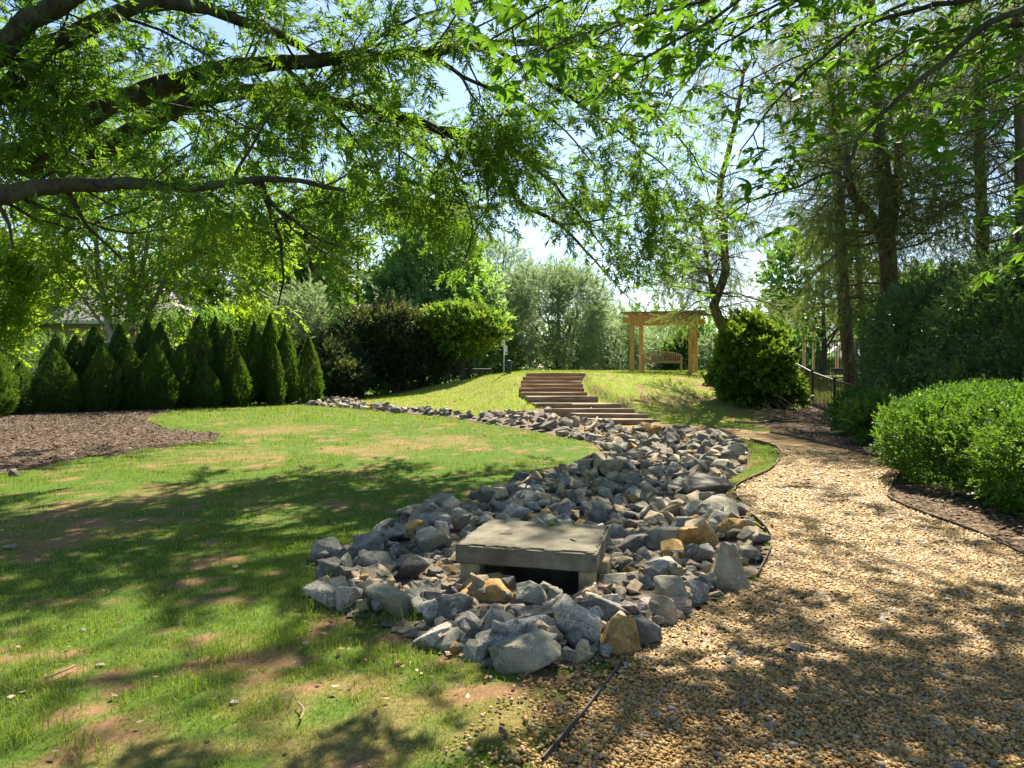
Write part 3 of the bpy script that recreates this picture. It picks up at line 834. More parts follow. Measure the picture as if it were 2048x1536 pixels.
for n, (px, py, w, h, colr, lab) in enumerate(HAND):
    p = ground(px, min(py + h * 0.42, 1345))
    Y = p[1]; sc = Y / F
    ww = w * sc * 1.14; hh = max(h * sc * 1.12, 0.05); dd = ww * rk.uniform(0.65, 0.95)
    V, Fa = rock_proto(4, 100 + n, p=18, planes=int(rk.integers(7, 11)))
    if 'cone' in lab and 'big' in lab or 'pyramid rock at' in lab or 'pointed' in lab or 'triangular' in lab: V[:, :2] *= (0.72 - 0.75 * V[:, 2])[:, None]; V = V / (V.max(0) - V.min(0))
    G = Geo(); G.add(V, Fa, 0.5, 0, False)
    me = G.mesh('rock', RM[colr])
    x, y = p[0], p[1] + dd * 0.28
    base = -0.05 * hh
    tz = rk.uniform(-0.35, 0.35)
    o = add_rock(me, x, y, ww, dd, hh, tz, (rk.uniform(-.12, .12), rk.uniform(-.15, .15)), base, lab, 'large rocks of the dry creek bed')
    deposit(x, y, ww * .5, dd * .5, hh * 0.8)
PROTO = {}
for colr in RM:
    PROTO[colr] = []
    for k in range(6):
        V, Fa = rock_proto(3, 300 + k + 17 * len(PROTO), p=20, planes=int(rk.integers(6, 10)))
        G = Geo(); G.add(V, Fa, 0.5, 0, False); PROTO[colr].append(G.mesh('rock', RM[colr]))
ROCKS_N = np.array(ROCKS)
cand = []
lo, hi = ROCKS_N.min(0), ROCKS_N.max(0)
zones = ((3.0, 6.2, 0.06, 0.17, 900), (6.2, 10.5, 0.09, 0.33, 800), (10.5, 17.5, 0.12, 0.42, 800), (17.5, 33, 0.16, 0.46, 620))
for (y0, y1, s0, s1, n) in zones:
    X = rk.uniform(lo[0], hi[0], n * 14); Y = rk.uniform(max(lo[1], y0), y1, n * 14)
    k = inpoly(X, Y, ROCKS); X, Y = X[k][:n], Y[k][:n]
    S = s0 + (s1 - s0) * rk.beta(0.9, 2.3, len(X))
    for x, y, s in sorted(zip(X, Y, S), key=lambda t: -t[2]): cand.append((x, y, s))
placed = []
for (x, y, s) in cand:
    if in_slab(x, y, s * 0.45): continue
    d = polydist(np.array([x]), np.array([y]), ROCKS + [ROCKS[0]])[0]
    if d < s * 0.28: continue
    ph = pile_at(x, y, s)
    cap = 0.15 if y < 6.2 else min(0.24, 0.10 + 0.35 * d) if y < 10 else 0.10 + 0.25 * min(d, 0.4)
    w = s * rk.uniform(0.85, 1.2); dd = s * rk.uniform(0.65, 1.0); h = s * rk.uniform(0.5, 0.85)
    if ph > cap: continue
    if ph + h > 0.16 and any((x - q[0]) ** 2 + (y - q[1]) ** 2 < (0.25 * (s + q[2])) ** 2 for q in placed[-400:]): continue
    base = ph * 0.78 - 0.02
    placed.append((x, y, s, w, dd, h, base))
    deposit(x, y, w * .5, dd * .5, base + h * .75)
pr = sorted(placed, key=lambda q: -q[2] / q[1])
print('rocks placed', len(pr))
NIND = 300 - len(HAND)
keys = list(RM); wts = np.array([0.24, 0.16, 0.23, 0.06, 0.11, 0.20]); wts /= wts.sum()
GS = {k: Geo() for k in RM}
lowp = [rock_proto(3, 700 + k, p=20, planes=8) for k in range(12)]; lowf = [rock_proto(2, 740 + k, p=20, planes=8) for k in range(12)]
def zone_name(x, y):
    if y < 4.75: return 'in front of the concrete slab'
    if y < 6.4 and x < -0.2: return 'left of the concrete slab'
    if y < 6.4: return 'right of the concrete slab'
    if y < 9: return 'just behind the concrete slab'
    if y < 12.5: return 'midway along the creek'
    return 'up the creek toward the timber steps'
ORD = ['first', 'second', 'third', 'fourth', 'fifth', 'sixth', 'seventh', 'eighth', 'ninth', 'tenth', 'eleventh', 'twelfth', 'thirteenth', 'fourteenth', 'fifteenth', 'sixteenth', 'seventeenth', 'eighteenth', 'nineteenth']
TENS = ['', '', 'twent', 'thirt', 'fort', 'fift', 'sixt']
def ordinal(k):
    if k <= 19: return ORD[k - 1]
    t, u = divmod(k, 10)
    return TENS[t] + ('ieth' if u == 0 else 'y ' + ORD[u - 1])
small = {}
for n, (x, y, s, w, dd, h, base) in enumerate(pr):
    colr = keys[rk.choice(6, p=wts)]
    if n < NIND:
        o = add_rock(PROTO[colr][rk.integers(6)], x, y, w, dd, h, rk.uniform(0, 6.28), (rk.normal(0, .3), rk.normal(0, .3)), base, None, CW[colr] + ' rocks ' + zone_name(x, y))
        small.setdefault((colr, zone_name(x, y)), []).append((x / y, o))
    else:
        V, Fa = (lowp if y < 5.5 else lowf)[rk.integers(12)]
        Mx = np.array(Euler((rk.normal(0, .3), rk.normal(0, .3), rk.uniform(0, 6.28))).to_matrix())
        P = (V * np.array((w, dd, h))) @ Mx.T + np.array((x, y, g1(x, y) + base + h * .36))
        GS[colr].add(P, Fa, 0.5, 0, False)
for (colr, zn), lst in small.items():
    for k, (_, o) in enumerate(sorted(lst, key=lambda q: q[0])):
        o['label'] = (ordinal(k + 1) + ' from left of the ' if len(lst) > 1 else 'only one of the ') + CW[colr] + ' rocks ' + zn
Gm = Geo(); mats = []
for k in RM:
    if GS[k].v:
        off = Gm.nv
        for v in GS[k].v: Gm.v.append(v)
        for f in GS[k].f: Gm.f.append((f[0] + off, f[1], len(mats), f[3]))
        Gm.nv += GS[k].nv; mats.append(RM[k])
tag(Gm.build('creek_rubble', mats), 'mixed small rocks filling the dry creek bed', 'rubble', kind='stuff')
# ground-level stones lying apart
for (px, py, w, colr, lab) in ((468, 1408, 20, 'speck', 'small flat pale stone lying in the lawn'), (200, 1332, 22, 'speck', 'flat pale stone on bare soil in the near lawn'), (165, 1262, 16, 'blue', 'tiny grey stone in the near lawn grass'),
                          (28, 953, 20, 'dark', 'small dark grey lump where lawn meets the mulch bed'), (1215, 1160, 0, 'blue', ''), (300, 818, 26, 'tan', 'pale stone in the mulch before the hedge'), (20, 1098, 30, 'olive', 'flat half buried stone at the left lawn edge')):  # dark lump stands in for a small grey thing of unclear kind
    if w == 0: continue
    p = ground(px, py); sc = p[1] / F
    V, Fa = rock_proto(3, 900 + px, planes=8); G = Geo(); G.add(V, Fa, .5, 0, True)
    hgt = 0.9 if colr == 'dark' else 0.35
    add_rock(G.mesh('stone', RM[colr]), p[0], p[1], w * sc, w * sc * .8, w * sc * hgt, px * 1.0, (0, 0), 0, lab, 'stones lying apart on the lawn').name = 'stone'

# ------------------------------------------------------------------ concrete slab on its piers
m, nt, out = nodes('weathered_concrete')
P_ = pos(nt)
n1 = noise(nt, 5, 6, 0.65, P_); n2 = noise(nt, 120, 4, 0.7, P_); n3 = noise(nt, 18, 5, 0.7, P_)
c = ramp(nt, n1, [(0.3, (0.065, 0.057, 0.038)), (0.5, (0.125, 0.113, 0.082)), (0.7, (0.20, 0.185, 0.145))])
c = mixc(nt, ramp(nt, n3, [(0.5, (0, 0, 0)), (0.66, (0.55, 0.55, 0.55))]), c, (0.10, 0.105, 0.05))
c = mixc(nt, ramp(nt, n2, [(0.62, (0, 0, 0)), (0.7, (0.7, 0.7, 0.7))]), c, (0.42, 0.41, 0.37))
principled(nt, out, c, 0.9, bump(nt, n2, 0.5, 0.006), spec=0.2)
M['concrete'] = m
M['block'] = plainmat('tan_block', (0.27, 0.22, 0.12), 0.9, 0.35, 18, bmp=0.5)
slab_t = empty('drain_cover', (SLAB_C[0], SLAB_C[1], g1(0.19, 4.75)), SLAB_A)
tag(slab_t, 'square weathered concrete drain cover raised on blocks among the rocks', 'drain cover')
ST, STH = 0.31, 0.145
bm = bmesh.new()
bmesh.ops.create_cube(bm, size=1.0)
bmesh.ops.scale(bm, vec=(SLAB_W, SLAB_D, STH), verts=bm.verts)
bmesh.ops.subdivide_edges(bm, edges=bm.edges[:], cuts=30, use_grid_fill=True)
for v in bm.verts:      # worn, chipped arrises
    d = sorted((SLAB_W / 2 - abs(v.co.x), SLAB_D / 2 - abs(v.co.y), STH / 2 - abs(v.co.z)))
    if d[0] + d[1] < 0.012:
        k_ = 0.007 + 0.016 * float(max(0.0, fbm(v.co.x * 3 + 5, v.co.y * 3 + v.co.z * 7, 0.16, 2, 3) - 0.42)) * 3
        for ax, hh_ in ((0, SLAB_W / 2), (1, SLAB_D / 2), (2, STH / 2)):
            if hh_ - abs(v.co[ax]) < 0.004: v.co[ax] -= math.copysign(k_, v.co[ax])
bmesh.ops.translate(bm, vec=(0, 0, ST - STH / 2), verts=bm.verts)
me = bpy.data.meshes.new('slab'); bm.to_mesh(me); bm.free(); me.materials.append(M['concrete'])
so_ = bpy.data.objects.new('slab', me); COL.objects.link(so_)
# three lifting pockets are cut into the top
bm = bmesh.new()
for (u, v, a, l) in ((-0.23, -0.06, 0.25, 0.10), (0.30, -0.13, -0.9, 0.08), (0.07, 0.33, 0.0, 0.11)):
    r_ = bmesh.ops.create_cube(bm, size=1.0)
    bmesh.ops.scale(bm, vec=(l, 0.028, 0.12), verts=r_['verts'])
    bmesh.ops.rotate(bm, cent=(0, 0, 0), matrix=Matrix.Rotation(a, 3, 'Z'), verts=r_['verts'])
    bmesh.ops.translate(bm, vec=(u, v, ST + 0.01), verts=r_['verts'])
mc = bpy.data.meshes.new('cut'); bm.to_mesh(mc); bm.free()
cut = bpy.data.objects.new('cut', mc); COL.objects.link(cut)
md = so_.modifiers.new('b', 'BOOLEAN'); md.object = cut; md.operation = 'DIFFERENCE'; md.solver = 'EXACT'
dg = bpy.context.evaluated_depsgraph_get()
me2 = bpy.data.meshes.new_from_object(so_.evaluated_get(dg))
so_.modifiers.clear(); so_.data = me2; me2.name = 'slab'
bpy.data.objects.remove(cut)
so_.parent = slab_t
def child_geo(name, G, mat, parent):
    o = bpy.data.objects.new(name, G.mesh(name, mat)); COL.objects.link(o); o.parent = parent
    return o
for (u, v, w, d, mt) in ((-0.41, -0.34, 0.15, 0.13, 'block'), (0.44, -0.33, 0.11, 0.15, 'block'), (0.50, -0.02, 0.12, 0.24, 'block'), (-0.42, 0.33, 0.14, 0.14, 'block')):
    G = Geo(); G.box((u, v, (ST - STH) / 2 - 0.06 + 0.0), (w, d, ST - STH + 0.12 - 0.003), bev=0.008)
    child_geo('pier_block', G, M[mt], slab_t)
for (u, v, w, d) in ((0, 0.40, 0.92, 0.06), (-0.44, 0.0, 0.06, 0.70), (0.44, 0.1, 0.06, 0.50)):
    G = Geo(); G.box((u, v, -0.25), (w, d, 0.60), bev=0.01)
    child_geo('basin_wall', G, M['concrete'], slab_t)
G = Geo(); G.box((0.50, -0.24, 0.028), (0.16, 0.22, 0.05), bev=0.006)
child_geo('brick_footing', G, plainmat('pink_brick', (0.34, 0.22, 0.17), 0.9, 0.25, 25), slab_t)
# green nut lying at the rear pocket
V, Fa = ico(3)
G = Geo(); G.add(V * np.array((0.021, 0.020, 0.018)), Fa, 0.5, 0, True)
G.tube([(0.012, 0.0, 0.012), (0.02, 0.004, 0.024)], [0.0022, 0.0015], 5)
nut = G.build('green_nut', plainmat('green_husk', (0.16, 0.22, 0.03), 0.5, 0.3, 60))
u, v = 0.055, 0.312
nut.location = (SLAB_C[0] + u * math.cos(SLAB_A) - v * math.sin(SLAB_A), SLAB_C[1] + u * math.sin(SLAB_A) + v * math.cos(SLAB_A), slab_t.location.z + ST + 0.017)
tag(nut, 'single green nut lying at the back edge of the drain cover', 'nut')

# ------------------------------------------------------------------ timber steps
m, nt, out = nodes('weathered_timber')
oc = objc(nt); mp = nn(nt, 'ShaderNodeMapping'); mp.inputs['Scale'].default_value = (1.2, 14, 14); nt.links.new(oc, mp.inputs[0])
oi = nn(nt, 'ShaderNodeObjectInfo').outputs['Random']
ad = nn(nt, 'ShaderNodeVectorMath', operation='ADD'); nt.links.new(mp.outputs[0], ad.inputs[0])
cx = nn(nt, 'ShaderNodeCombineXYZ'); mu = nn(nt, 'ShaderNodeMath', operation='MULTIPLY', i_1=40.0); nt.links.new(oi, mu.inputs[0]); nt.links.new(mu.outputs[0], cx.inputs[0]); nt.links.new(cx.outputs[0], ad.inputs[1])
n1 = noise(nt, 1.6, 6, 0.65, ad.outputs[0], 0.8)
c = ramp(nt, n1, [(0.3, (0.13, 0.075, 0.04)), (0.5, (0.27, 0.165, 0.09)), (0.7, (0.42, 0.29, 0.175))])
hs = nn(nt, 'ShaderNodeHueSaturation'); mr = nn(nt, 'ShaderNodeMapRange', i_3=0.7, i_4=1.25); nt.links.new(oi, mr.inputs[0]); nt.links.new(mr.outputs[0], hs.inputs['Value']); nt.links.new(c, hs.inputs['Color'])
principled(nt, out, hs.outputs[0], 0.85, bump(nt, n1, 0.5, 0.01), spec=0.2)
M['timber'] = m
m, nt, out = nodes('grey_timber')
oc = objc(nt); mp = nn(nt, 'ShaderNodeMapping'); mp.inputs['Scale'].default_value = (1.2, 14, 14); nt.links.new(oc, mp.inputs[0])
n1 = noise(nt, 1.6, 6, 0.65, mp.outputs[0], 0.8)
principled(nt, out, ramp(nt, n1, [(0.3, (0.095, 0.07, 0.045)), (0.5, (0.20, 0.155, 0.105)), (0.72, (0.34, 0.28, 0.20))]), 0.9, bump(nt, n1, 0.5, 0.01), spec=0.2)
M['timber_grey'] = m
stairs = empty('timber_steps', (2.6, 19.5, 0))
tag(stairs, 'flight of weathered railroad tie steps climbing the grassy knoll', 'steps')
STEP = [(1203, 1322, 839.5, 19.5, .16), (1160, 1295, 828, 20.4, .17), (1131, 1268.5, 817.6, 21.2, .17), (1073, 1243, 807, 22.0, .20), (1057, 1196.5, 793, 22.9, .20), (1046, 1174.5, 784.6, 23.9, .16),
        (1038, 1168.5, 776, 24.8, .16), (1042, 1166.5, 768, 25.6, .15), (1041.5, 1163.6, 761.7, 26.5, .15), (1045.6, 1163.6, 753.6, 27.3, .15), (1052, 1171, 746, 28.1, .15)]
rs = np.random.default_rng(3)
def timber(name, a, b, top, dpt, hgt, mat, parent, skew):
    L = np.linalg.norm(b - a); ang = math.atan2(b[1] - a[1], b[0] - a[0])
    G = Geo()
    # slightly uneven beam
    k = 7
    bmx = bmesh.new(); bmesh.ops.create_cube(bmx, size=1.0)
    bmesh.ops.scale(bmx, vec=(L, dpt, hgt), verts=bmx.verts)
    bmesh.ops.subdivide_edges(bmx, edges=[e for e in bmx.edges if abs((e.verts[0].co - e.verts[1].co).x) > L * .9], cuts=6)
    bmesh.ops.bevel(bmx, geom=[e for e in bmx.edges if len(e.link_faces) == 2 and e.calc_face_angle(0) > 1.0], offset=0.012, segments=1, affect='EDGES')
    for v in bmx.verts:
        v.co.z += 0.010 * math.sin(v.co.x * 2.1 + skew * 9) ; v.co.y += 0.012 * math.sin(v.co.x * 1.4 + skew * 5)
    me = bpy.data.meshes.new(name); bmx.to_mesh(me); bmx.free(); me.materials.append(mat)
    o = bpy.data.objects.new(name, me); COL.objects.link(o)
    mid = (a + b) / 2
    o.parent = parent
    o.location = Vector((mid[0], mid[1], top - hgt / 2)) - parent.location
    o.rotation_euler = (0, rs.normal(0, .004), ang)
    return o
tops = []
for k, (l, r_, yt, Y, hgt) in enumerate(STEP):
    a = at(l, yt, Y + (0.16 if k in (0, 1, 2) else -0.1 if k == 3 else 0)); b = at(r_, yt, Y)
    top = (a[2] + b[2]) / 2; a[2] = b[2] = top
    tops.append((a, b, top))
    dpt = 0.17
    n_ = unit(np.array((-(b - a)[1], (b - a)[0], 0)))
    a2, b2 = a + n_ * dpt / 2, b + n_ * dpt / 2
    mt = M['timber_grey'] if k < 5 else M['timber']
    if k == 3:
        md_ = a2 + (b2 - a2) * 0.42
        timber('timber', a2, md_ - (b2 - a2) * 0.003, top, dpt, hgt, mt, stairs, .2); timber('timber', md_, b2, top - 0.012, dpt, hgt, mt, stairs, .6)
    else: timber('timber', a2, b2, top, dpt, hgt + 0.06, mt, stairs, k * .37)
M['tread'] = plainmat('tread_soil', (0.26, 0.19, 0.12), 0.95, 0.4, 30, bmp=0.8)
for k in range(len(tops)):
    a, b, top = tops[k]
    if k < len(tops) - 1: a1, b1, _ = tops[k + 1]
    else: a1, b1 = a + np.array((0, .7, 0)), b + np.array((0, .7, 0))
    G = Geo()
    n_ = unit(np.array((-(b - a)[1], (b - a)[0], 0)))
    off = n_ * 0.165
    q = [a + off, b + off, b1 + np.array((0, .05, 0)), a1 + np.array((0, .05, 0))]
    c4 = np.mean(q, 0)
    q = [c4 + (p_ - c4) * 0.985 for p_ in q]
    tp = [(p_[0], p_[1], top - 0.018) for p_ in q]; bt = [(p_[0], p_[1], top - 0.4) for p_ in q]
    G.add(np.array(tp + bt), [[0, 1, 2, 3], [0, 4, 5, 1], [1, 5, 6, 2], [2, 6, 7, 3], [3, 7, 4, 0]])
    link('tread', G.mesh('tread', M['tread']), stairs)

# ------------------------------------------------------------------ pergola
m, nt, out = nodes('cedar_wood')
oc = pos(nt); mp = nn(nt, 'ShaderNodeMapping'); mp.inputs['Scale'].default_value = (9, 9, 1.4); nt.links.new(oc, mp.inputs[0])
n1 = noise(nt, 2.0, 5, 0.6, mp.outputs[0], 0.6)
principled(nt, out, ramp(nt, n1, [(0.3, (0.30, 0.16, 0.05)), (0.5, (0.50, 0.28, 0.085)), (0.75, (0.60, 0.39, 0.16))]), 0.65, bump(nt, n1, 0.2, 0.005))
M['cedar'] = m
M['bench'] = plainmat('bench_teak', (0.40, 0.27, 0.14), 0.7, 0.3, 20)
PA = math.atan2(-0.8, 2.3)
FLx, FLy = 5.07, 30.0
perg = empty('pergola', (FLx, FLy, 0), PA)
tag(perg, 'orange brown wooden pergola on four posts atop the knoll', 'pergola')
PW, PD = 2.41, 2.43
def lp(u, v):     # local to world xy
    return FLx + u * math.cos(PA) - v * math.sin(PA), FLy + u * math.sin(PA) + v * math.cos(PA)
TOPZ = 3.52
for (u, v) in ((0, 0), (PW, 0), (0, PD), (PW, PD)):
    gx, gy = lp(u, v); z0 = g1(gx, gy) - 0.3
    G = Geo(); G.box((u, v, (z0 + TOPZ) / 2), (0.17, 0.17, TOPZ - z0), bev=0.01)
    child_geo('post', G, M['cedar'], perg)
for v in (-0.0, PD):
    for s in (-1, 1):
        G = Geo(); G.box((PW / 2, v + s * 0.107, TOPZ - 0.02), (PW + 0.75, 0.04, 0.24), bev=0.006); child_geo('beam', G, M['cedar'], perg)
for k in range(7):
    u = -0.1 + (PW + 0.2) * k / 6
    G = Geo(); G.box((u, PD / 2, TOPZ + 0.103 + 0.075), (0.045, PD + 0.8, 0.15), bev=0.006); child_geo('rafter', G, M['cedar'], perg)
M['greywood'] = plainmat('weathered_lath', (0.20, 0.15, 0.10), 0.85, 0.3, 15)
for k in range(15):
    v = -0.35 + (PD + 0.7) * k / 14
    G = Geo(); G.box((PW / 2 + 0.05, v, TOPZ + 0.258 + 0.02), (PW + 1.0, 0.10, 0.035), bev=0.004); child_geo('lath', G, M['greywood'], perg)
# ------------------------------------------------------------------ bench (seen from behind)
bx_, by_ = lp(1.10, 1.0)
bw = 1.62
bench = empty('garden_bench', (bx_, by_, g1(bx_, by_)), PA + R(2))
tag(bench, 'wooden garden bench with arched slatted back under the pergola', 'bench')
def bpart(name, c, d, rot=None, bev=0.006):
    G = Geo(); G.box(c, d, rot=rot, bev=bev); return child_geo(name, G, M['bench'], bench)
for s in (-1, 1):
    bpart('leg', (s * bw / 2, 0, 0.36), (0.065, 0.06, 0.78))
    bpart('leg', (s * bw / 2, 0.5, 0.30), (0.065, 0.06, 0.66))
    bpart('armrest', (s * bw / 2, 0.26, 0.645), (0.07, 0.56, 0.03))
bpart('lower_rail', (0, 0, 0.42), (bw - 0.068, 0.045, 0.09))
G = Geo()
xs = np.linspace(-bw / 2 + 0.034, bw / 2 - 0.034, 25); arch = 0.70 + 0.17 * np.cos(xs / (bw / 2) * math.pi / 2) ** 0.8
Vb = []
for x, z in zip(xs, arch):
    for (dy, dz) in ((-.022, -.04), (.022, -.04), (.022, .04), (-.022, .04)): Vb.append((x, dy, z + dz))
i = np.arange(24)[:, None] * 4; a = np.arange(4)[None]; b = (a + 1) % 4
G.add(np.array(Vb), np.stack([i + a, i + b, i + 4 + b, i + 4 + a], -1).reshape(-1, 4))
child_geo('top_rail', G, M['bench'], bench)
for x in np.linspace(-bw / 2 + 0.10, bw / 2 - 0.10, 17):
    zt = 0.70 + 0.17 * math.cos(x / (bw / 2) * math.pi / 2) ** 0.8 - 0.042
    bpart('back_slat', (x, 0, (0.467 + zt) / 2), (0.042, 0.02, zt - 0.467), bev=0.003)
for k in range(6): bpart('seat_slat', (0, 0.06 + k * 0.088, 0.435), (bw - 0.07, 0.07, 0.022), bev=0.003)

# ------------------------------------------------------------------ pet station: pole, signs and bin
sp = at(1008, 747, 30.5); sz = g1(sp[0], sp[1])
pet = empty('pet_waste_station', (sp[0], sp[1], sz))
tag(pet, 'thin grey pole with two small signs and a dark green bin', 'sign post')
def ppart(name, G, mat): return child_geo(name, G, mat, pet)
M['pole'] = plainmat('galvanised_pole', (0.42, 0.42, 0.40), 0.5, 0.1, 10, 0.6)
M['sign_white'] = plainmat('sign_white', (0.72, 0.72, 0.69), 0.5, 0.06, 30)
M['sign_dark'] = plainmat('sign_black', (0.02, 0.02, 0.02), 0.5, 0.1, 30)
M['bin'] = plainmat('bin_green', (0.018, 0.045, 0.030), 0.55, 0.25, 12)
PX = 30.5 / F
G = Geo(); G.tube([(0, 0, -0.2), (0, 0, 1.52)], 0.03, 8); ppart('pole', G, M['pole'])
G = Geo(); G.box((-0.03, -0.045, 1.36), (0.13, 0.012, 0.20), bev=0.003); us = ppart('sign_panel', G, M['sign_white'])
def disc(G, pts, y, mat=0):
    P = [(x, y, z) for x, z in pts]; G.add(np.array(P), [list(range(len(P)))])
G = Geo(); disc(G, [(-.06, 1.33), (-.02, 1.33), (-.02, 1.36), (.0, 1.39), (-.02, 1.41), (-.035, 1.40), (-.05, 1.37)], -0.0545)
o = child_geo('pictogram', G, M['sign_dark'], pet); o.parent = us
G = Geo(); G.box((0.09, -0.045, 1.05), (0.115, 0.012, 0.40), bev=0.003); ls = ppart('sign_panel', G, M['sign_white'])
for pts in ([(.055, .90), (.125, .90), (.125, .925), (.115, .98), (.10, 1.01), (.085, 1.01), (.068, .97), (.055, .93)], [(.045, 1.10), (.135, 1.10), (.135, 1.112), (.045, 1.112)], [(.05, 1.19), (.13, 1.19), (.13, 1.205), (.05, 1.205)]):
    G = Geo(); disc(G, pts, -0.0545); o = child_geo('pictogram', G, M['sign_dark'], pet); o.parent = ls
G = Geo(); G.tube([(0.20, 0.06, 0.0), (0.20, 0.06, 0.02), (0.20, 0.06, 0.55), (0.20, 0.06, 0.57)], [0.10, 0.115, 0.125, 0.11], 20); bn = ppart('bin', G, M['bin'])
G = Geo(); G.tube([(0.20, 0.06, 0.571), (0.20, 0.06, 0.60), (0.20, 0.06, 0.63)], [0.13, 0.125, 0.04], 20); o = child_geo('lid', G, M['bin'], pet); o.parent = bn
G = Geo(); G.box((0.06, 0.03, 0.40), (0.12, 0.02, 0.03)); ppart('bracket', G, M['pole'])

# ------------------------------------------------------------------ black steel fences
M['black_metal'] = plainmat('black_metal', (0.012, 0.012, 0.013), 0.45, 0.2, 20, 0.0, 0.1, 0.4)
_pk = {}
def fence(pts, zt, label, hgt, gap=0.10, post_every=2.0, pw=0.085):
    """pts: list of (x,y); zt: matching top heights"""
    P = np.array([(x, y, z) for (x, y), z in zip(pts, zt)], float)
    root = empty('metal_fence', (P[0][0], P[0][1], g1(P[0][0], P[0][1])))
    tag(root, label, 'fence', 'black metal picket fences')
    seg = np.linalg.norm(np.diff(P[:, :2], axis=0), axis=1); cum = np.concatenate([[0], np.cumsum(seg)])
    L = cum[-1]
    f = lambda s: np.array([np.interp(s, cum, P[:, k]) for k in range(3)])
    loc = Vector(root.location)
    nps = int(round(L / post_every))
    ss = np.linspace(0, L, nps + 1)
    for s in ss:
        q = f(s); G = Geo(); zb = g1(q[0], q[1]) - 0.1
        G.box((q[0], q[1], (zb + q[2] + 0.03) / 2), (pw, pw, q[2] + 0.03 - zb)); G.box((q[0], q[1], q[2] + 0.045), (pw * 1.25, pw * 1.25, 0.03))
        link('post', G.mesh('post', M['black_metal']), root)
    for a_, b_ in zip(ss[:-1], ss[1:]):
        A, B = f(a_), f(b_)
        for dz in (-0.03, -hgt + 0.12):
            G = Geo(); G.tube([A + (0, 0, dz), B + (0, 0, dz)], 0.026, 4); link('rail', G.mesh('rail', M['black_metal']), root)
    key = round(hgt, 2)
    if key not in _pk:
        G = Geo(); G.box((0, 0, -hgt / 2 + 0.02), (0.026, 0.026, hgt - 0.1)); _pk[key] = G.mesh('picket', M['black_metal'])
    n = int(L / gap)
    for k in range(n):
        q = f((k + 0.5) * gap)
        o = bpy.data.objects.new('picket', _pk[key]); COL.objects.link(o); o.parent = root
        o.location = Vector(q) - loc
    return root
fence([(10.85, 29.2), (10.82, 28), (10.8, 26), (10.75, 24), (10.7, 21.8)], [2.10, 1.90, 1.44, 1.16, 0.95], 'black metal picket fence running down the bank behind the ivy bush', 1.25, 0.11, 1.9)
ya = [at(p, 681, 35.0) for p in (1560, 1790)]
fence([tuple(ya[0][:2]), tuple(ya[1][:2])], [ya[0][2], ya[1][2]], 'taller black picket fence along the top of the bank, beyond the grill', 1.75, 0.125, 2.2)
ya = [at(p, 737, 37.0) for p in (640, 985)]
fence([tuple(ya[0][:2]), tuple(ya[1][:2])], [ya[0][2], ya[1][2]], 'low black fence glimpsed beneath the trees left of the steps', 1.2, 0.13, 2.2)
# charcoal grill
gpnt = at(1679, 742, 27.5); gz = g1(gpnt[0], gpnt[1])
grill = empty('charcoal_grill', (gpnt[0], gpnt[1], gz)); tag(grill, 'black box grill on thin legs beyond the metal fence', 'grill')
zc = gpnt[2] - gz
G = Geo(); G.box((0, 0, zc), (0.52, 0.34, 0.16), bev=0.02); child_geo('firebox', G, M['black_metal'], grill)
G = Geo(); G.box((0, 0, zc + 0.095), (0.55, 0.36, 0.025), bev=0.008); child_geo('lid', G, M['black_metal'], grill)
for sx in (-1, 1):
    for sy in (-1, 1):
        G = Geo(); G.tube([(sx * 0.2, sy * 0.13, zc - 0.08), (sx * 0.25, sy * 0.16, -0.02)], 0.014, 6); child_geo('leg', G, M['black_metal'], grill)
# play set with slide
M['playwood'] = plainmat('playset_wood', (0.42, 0.30, 0.17), 0.75, 0.2, 10)
M['slide'] = plainmat('slide_plastic', (0.62, 0.58, 0.55), 0.5, 0.08, 10)
ps = at(1660, 750, 41.0); pz = g1(ps[0], ps[1])
play = empty('play_set', (ps[0], ps[1], pz)); tag(play, 'wooden play set with pale slide beyond the far fence', 'play set')
for dx in (-0.98, 0.98):
    for dy in (0, 1.3):
        G = Geo(); G.box((dx, dy, 1.6), (0.14, 0.14, 3.4)); child_geo('post', G, M['playwood'], play)
G = Geo(); G.box((0, 0.65, 3.25), (2.3, 0.12, 0.16)); child_geo('beam', G, M['playwood'], play)
G = Geo(); G.add(np.array([(0.9, -0.25, 2.35), (0.9, 0.25, 2.35), (-0.1, 0.25, 1.45), (-0.1, -0.25, 1.45), (0.9, -0.25, 1.9), (0.9, 0.25, 1.9), (-0.1, 0.25, 1.38), (-0.1, -0.25, 1.38)]), [[0, 1, 2, 3], [4, 7, 6, 5], [0, 3, 7, 4], [1, 5, 6, 2], [0, 4, 5, 1], [3, 2, 6, 7]])
child_geo('slide', G, M['slide'], play)
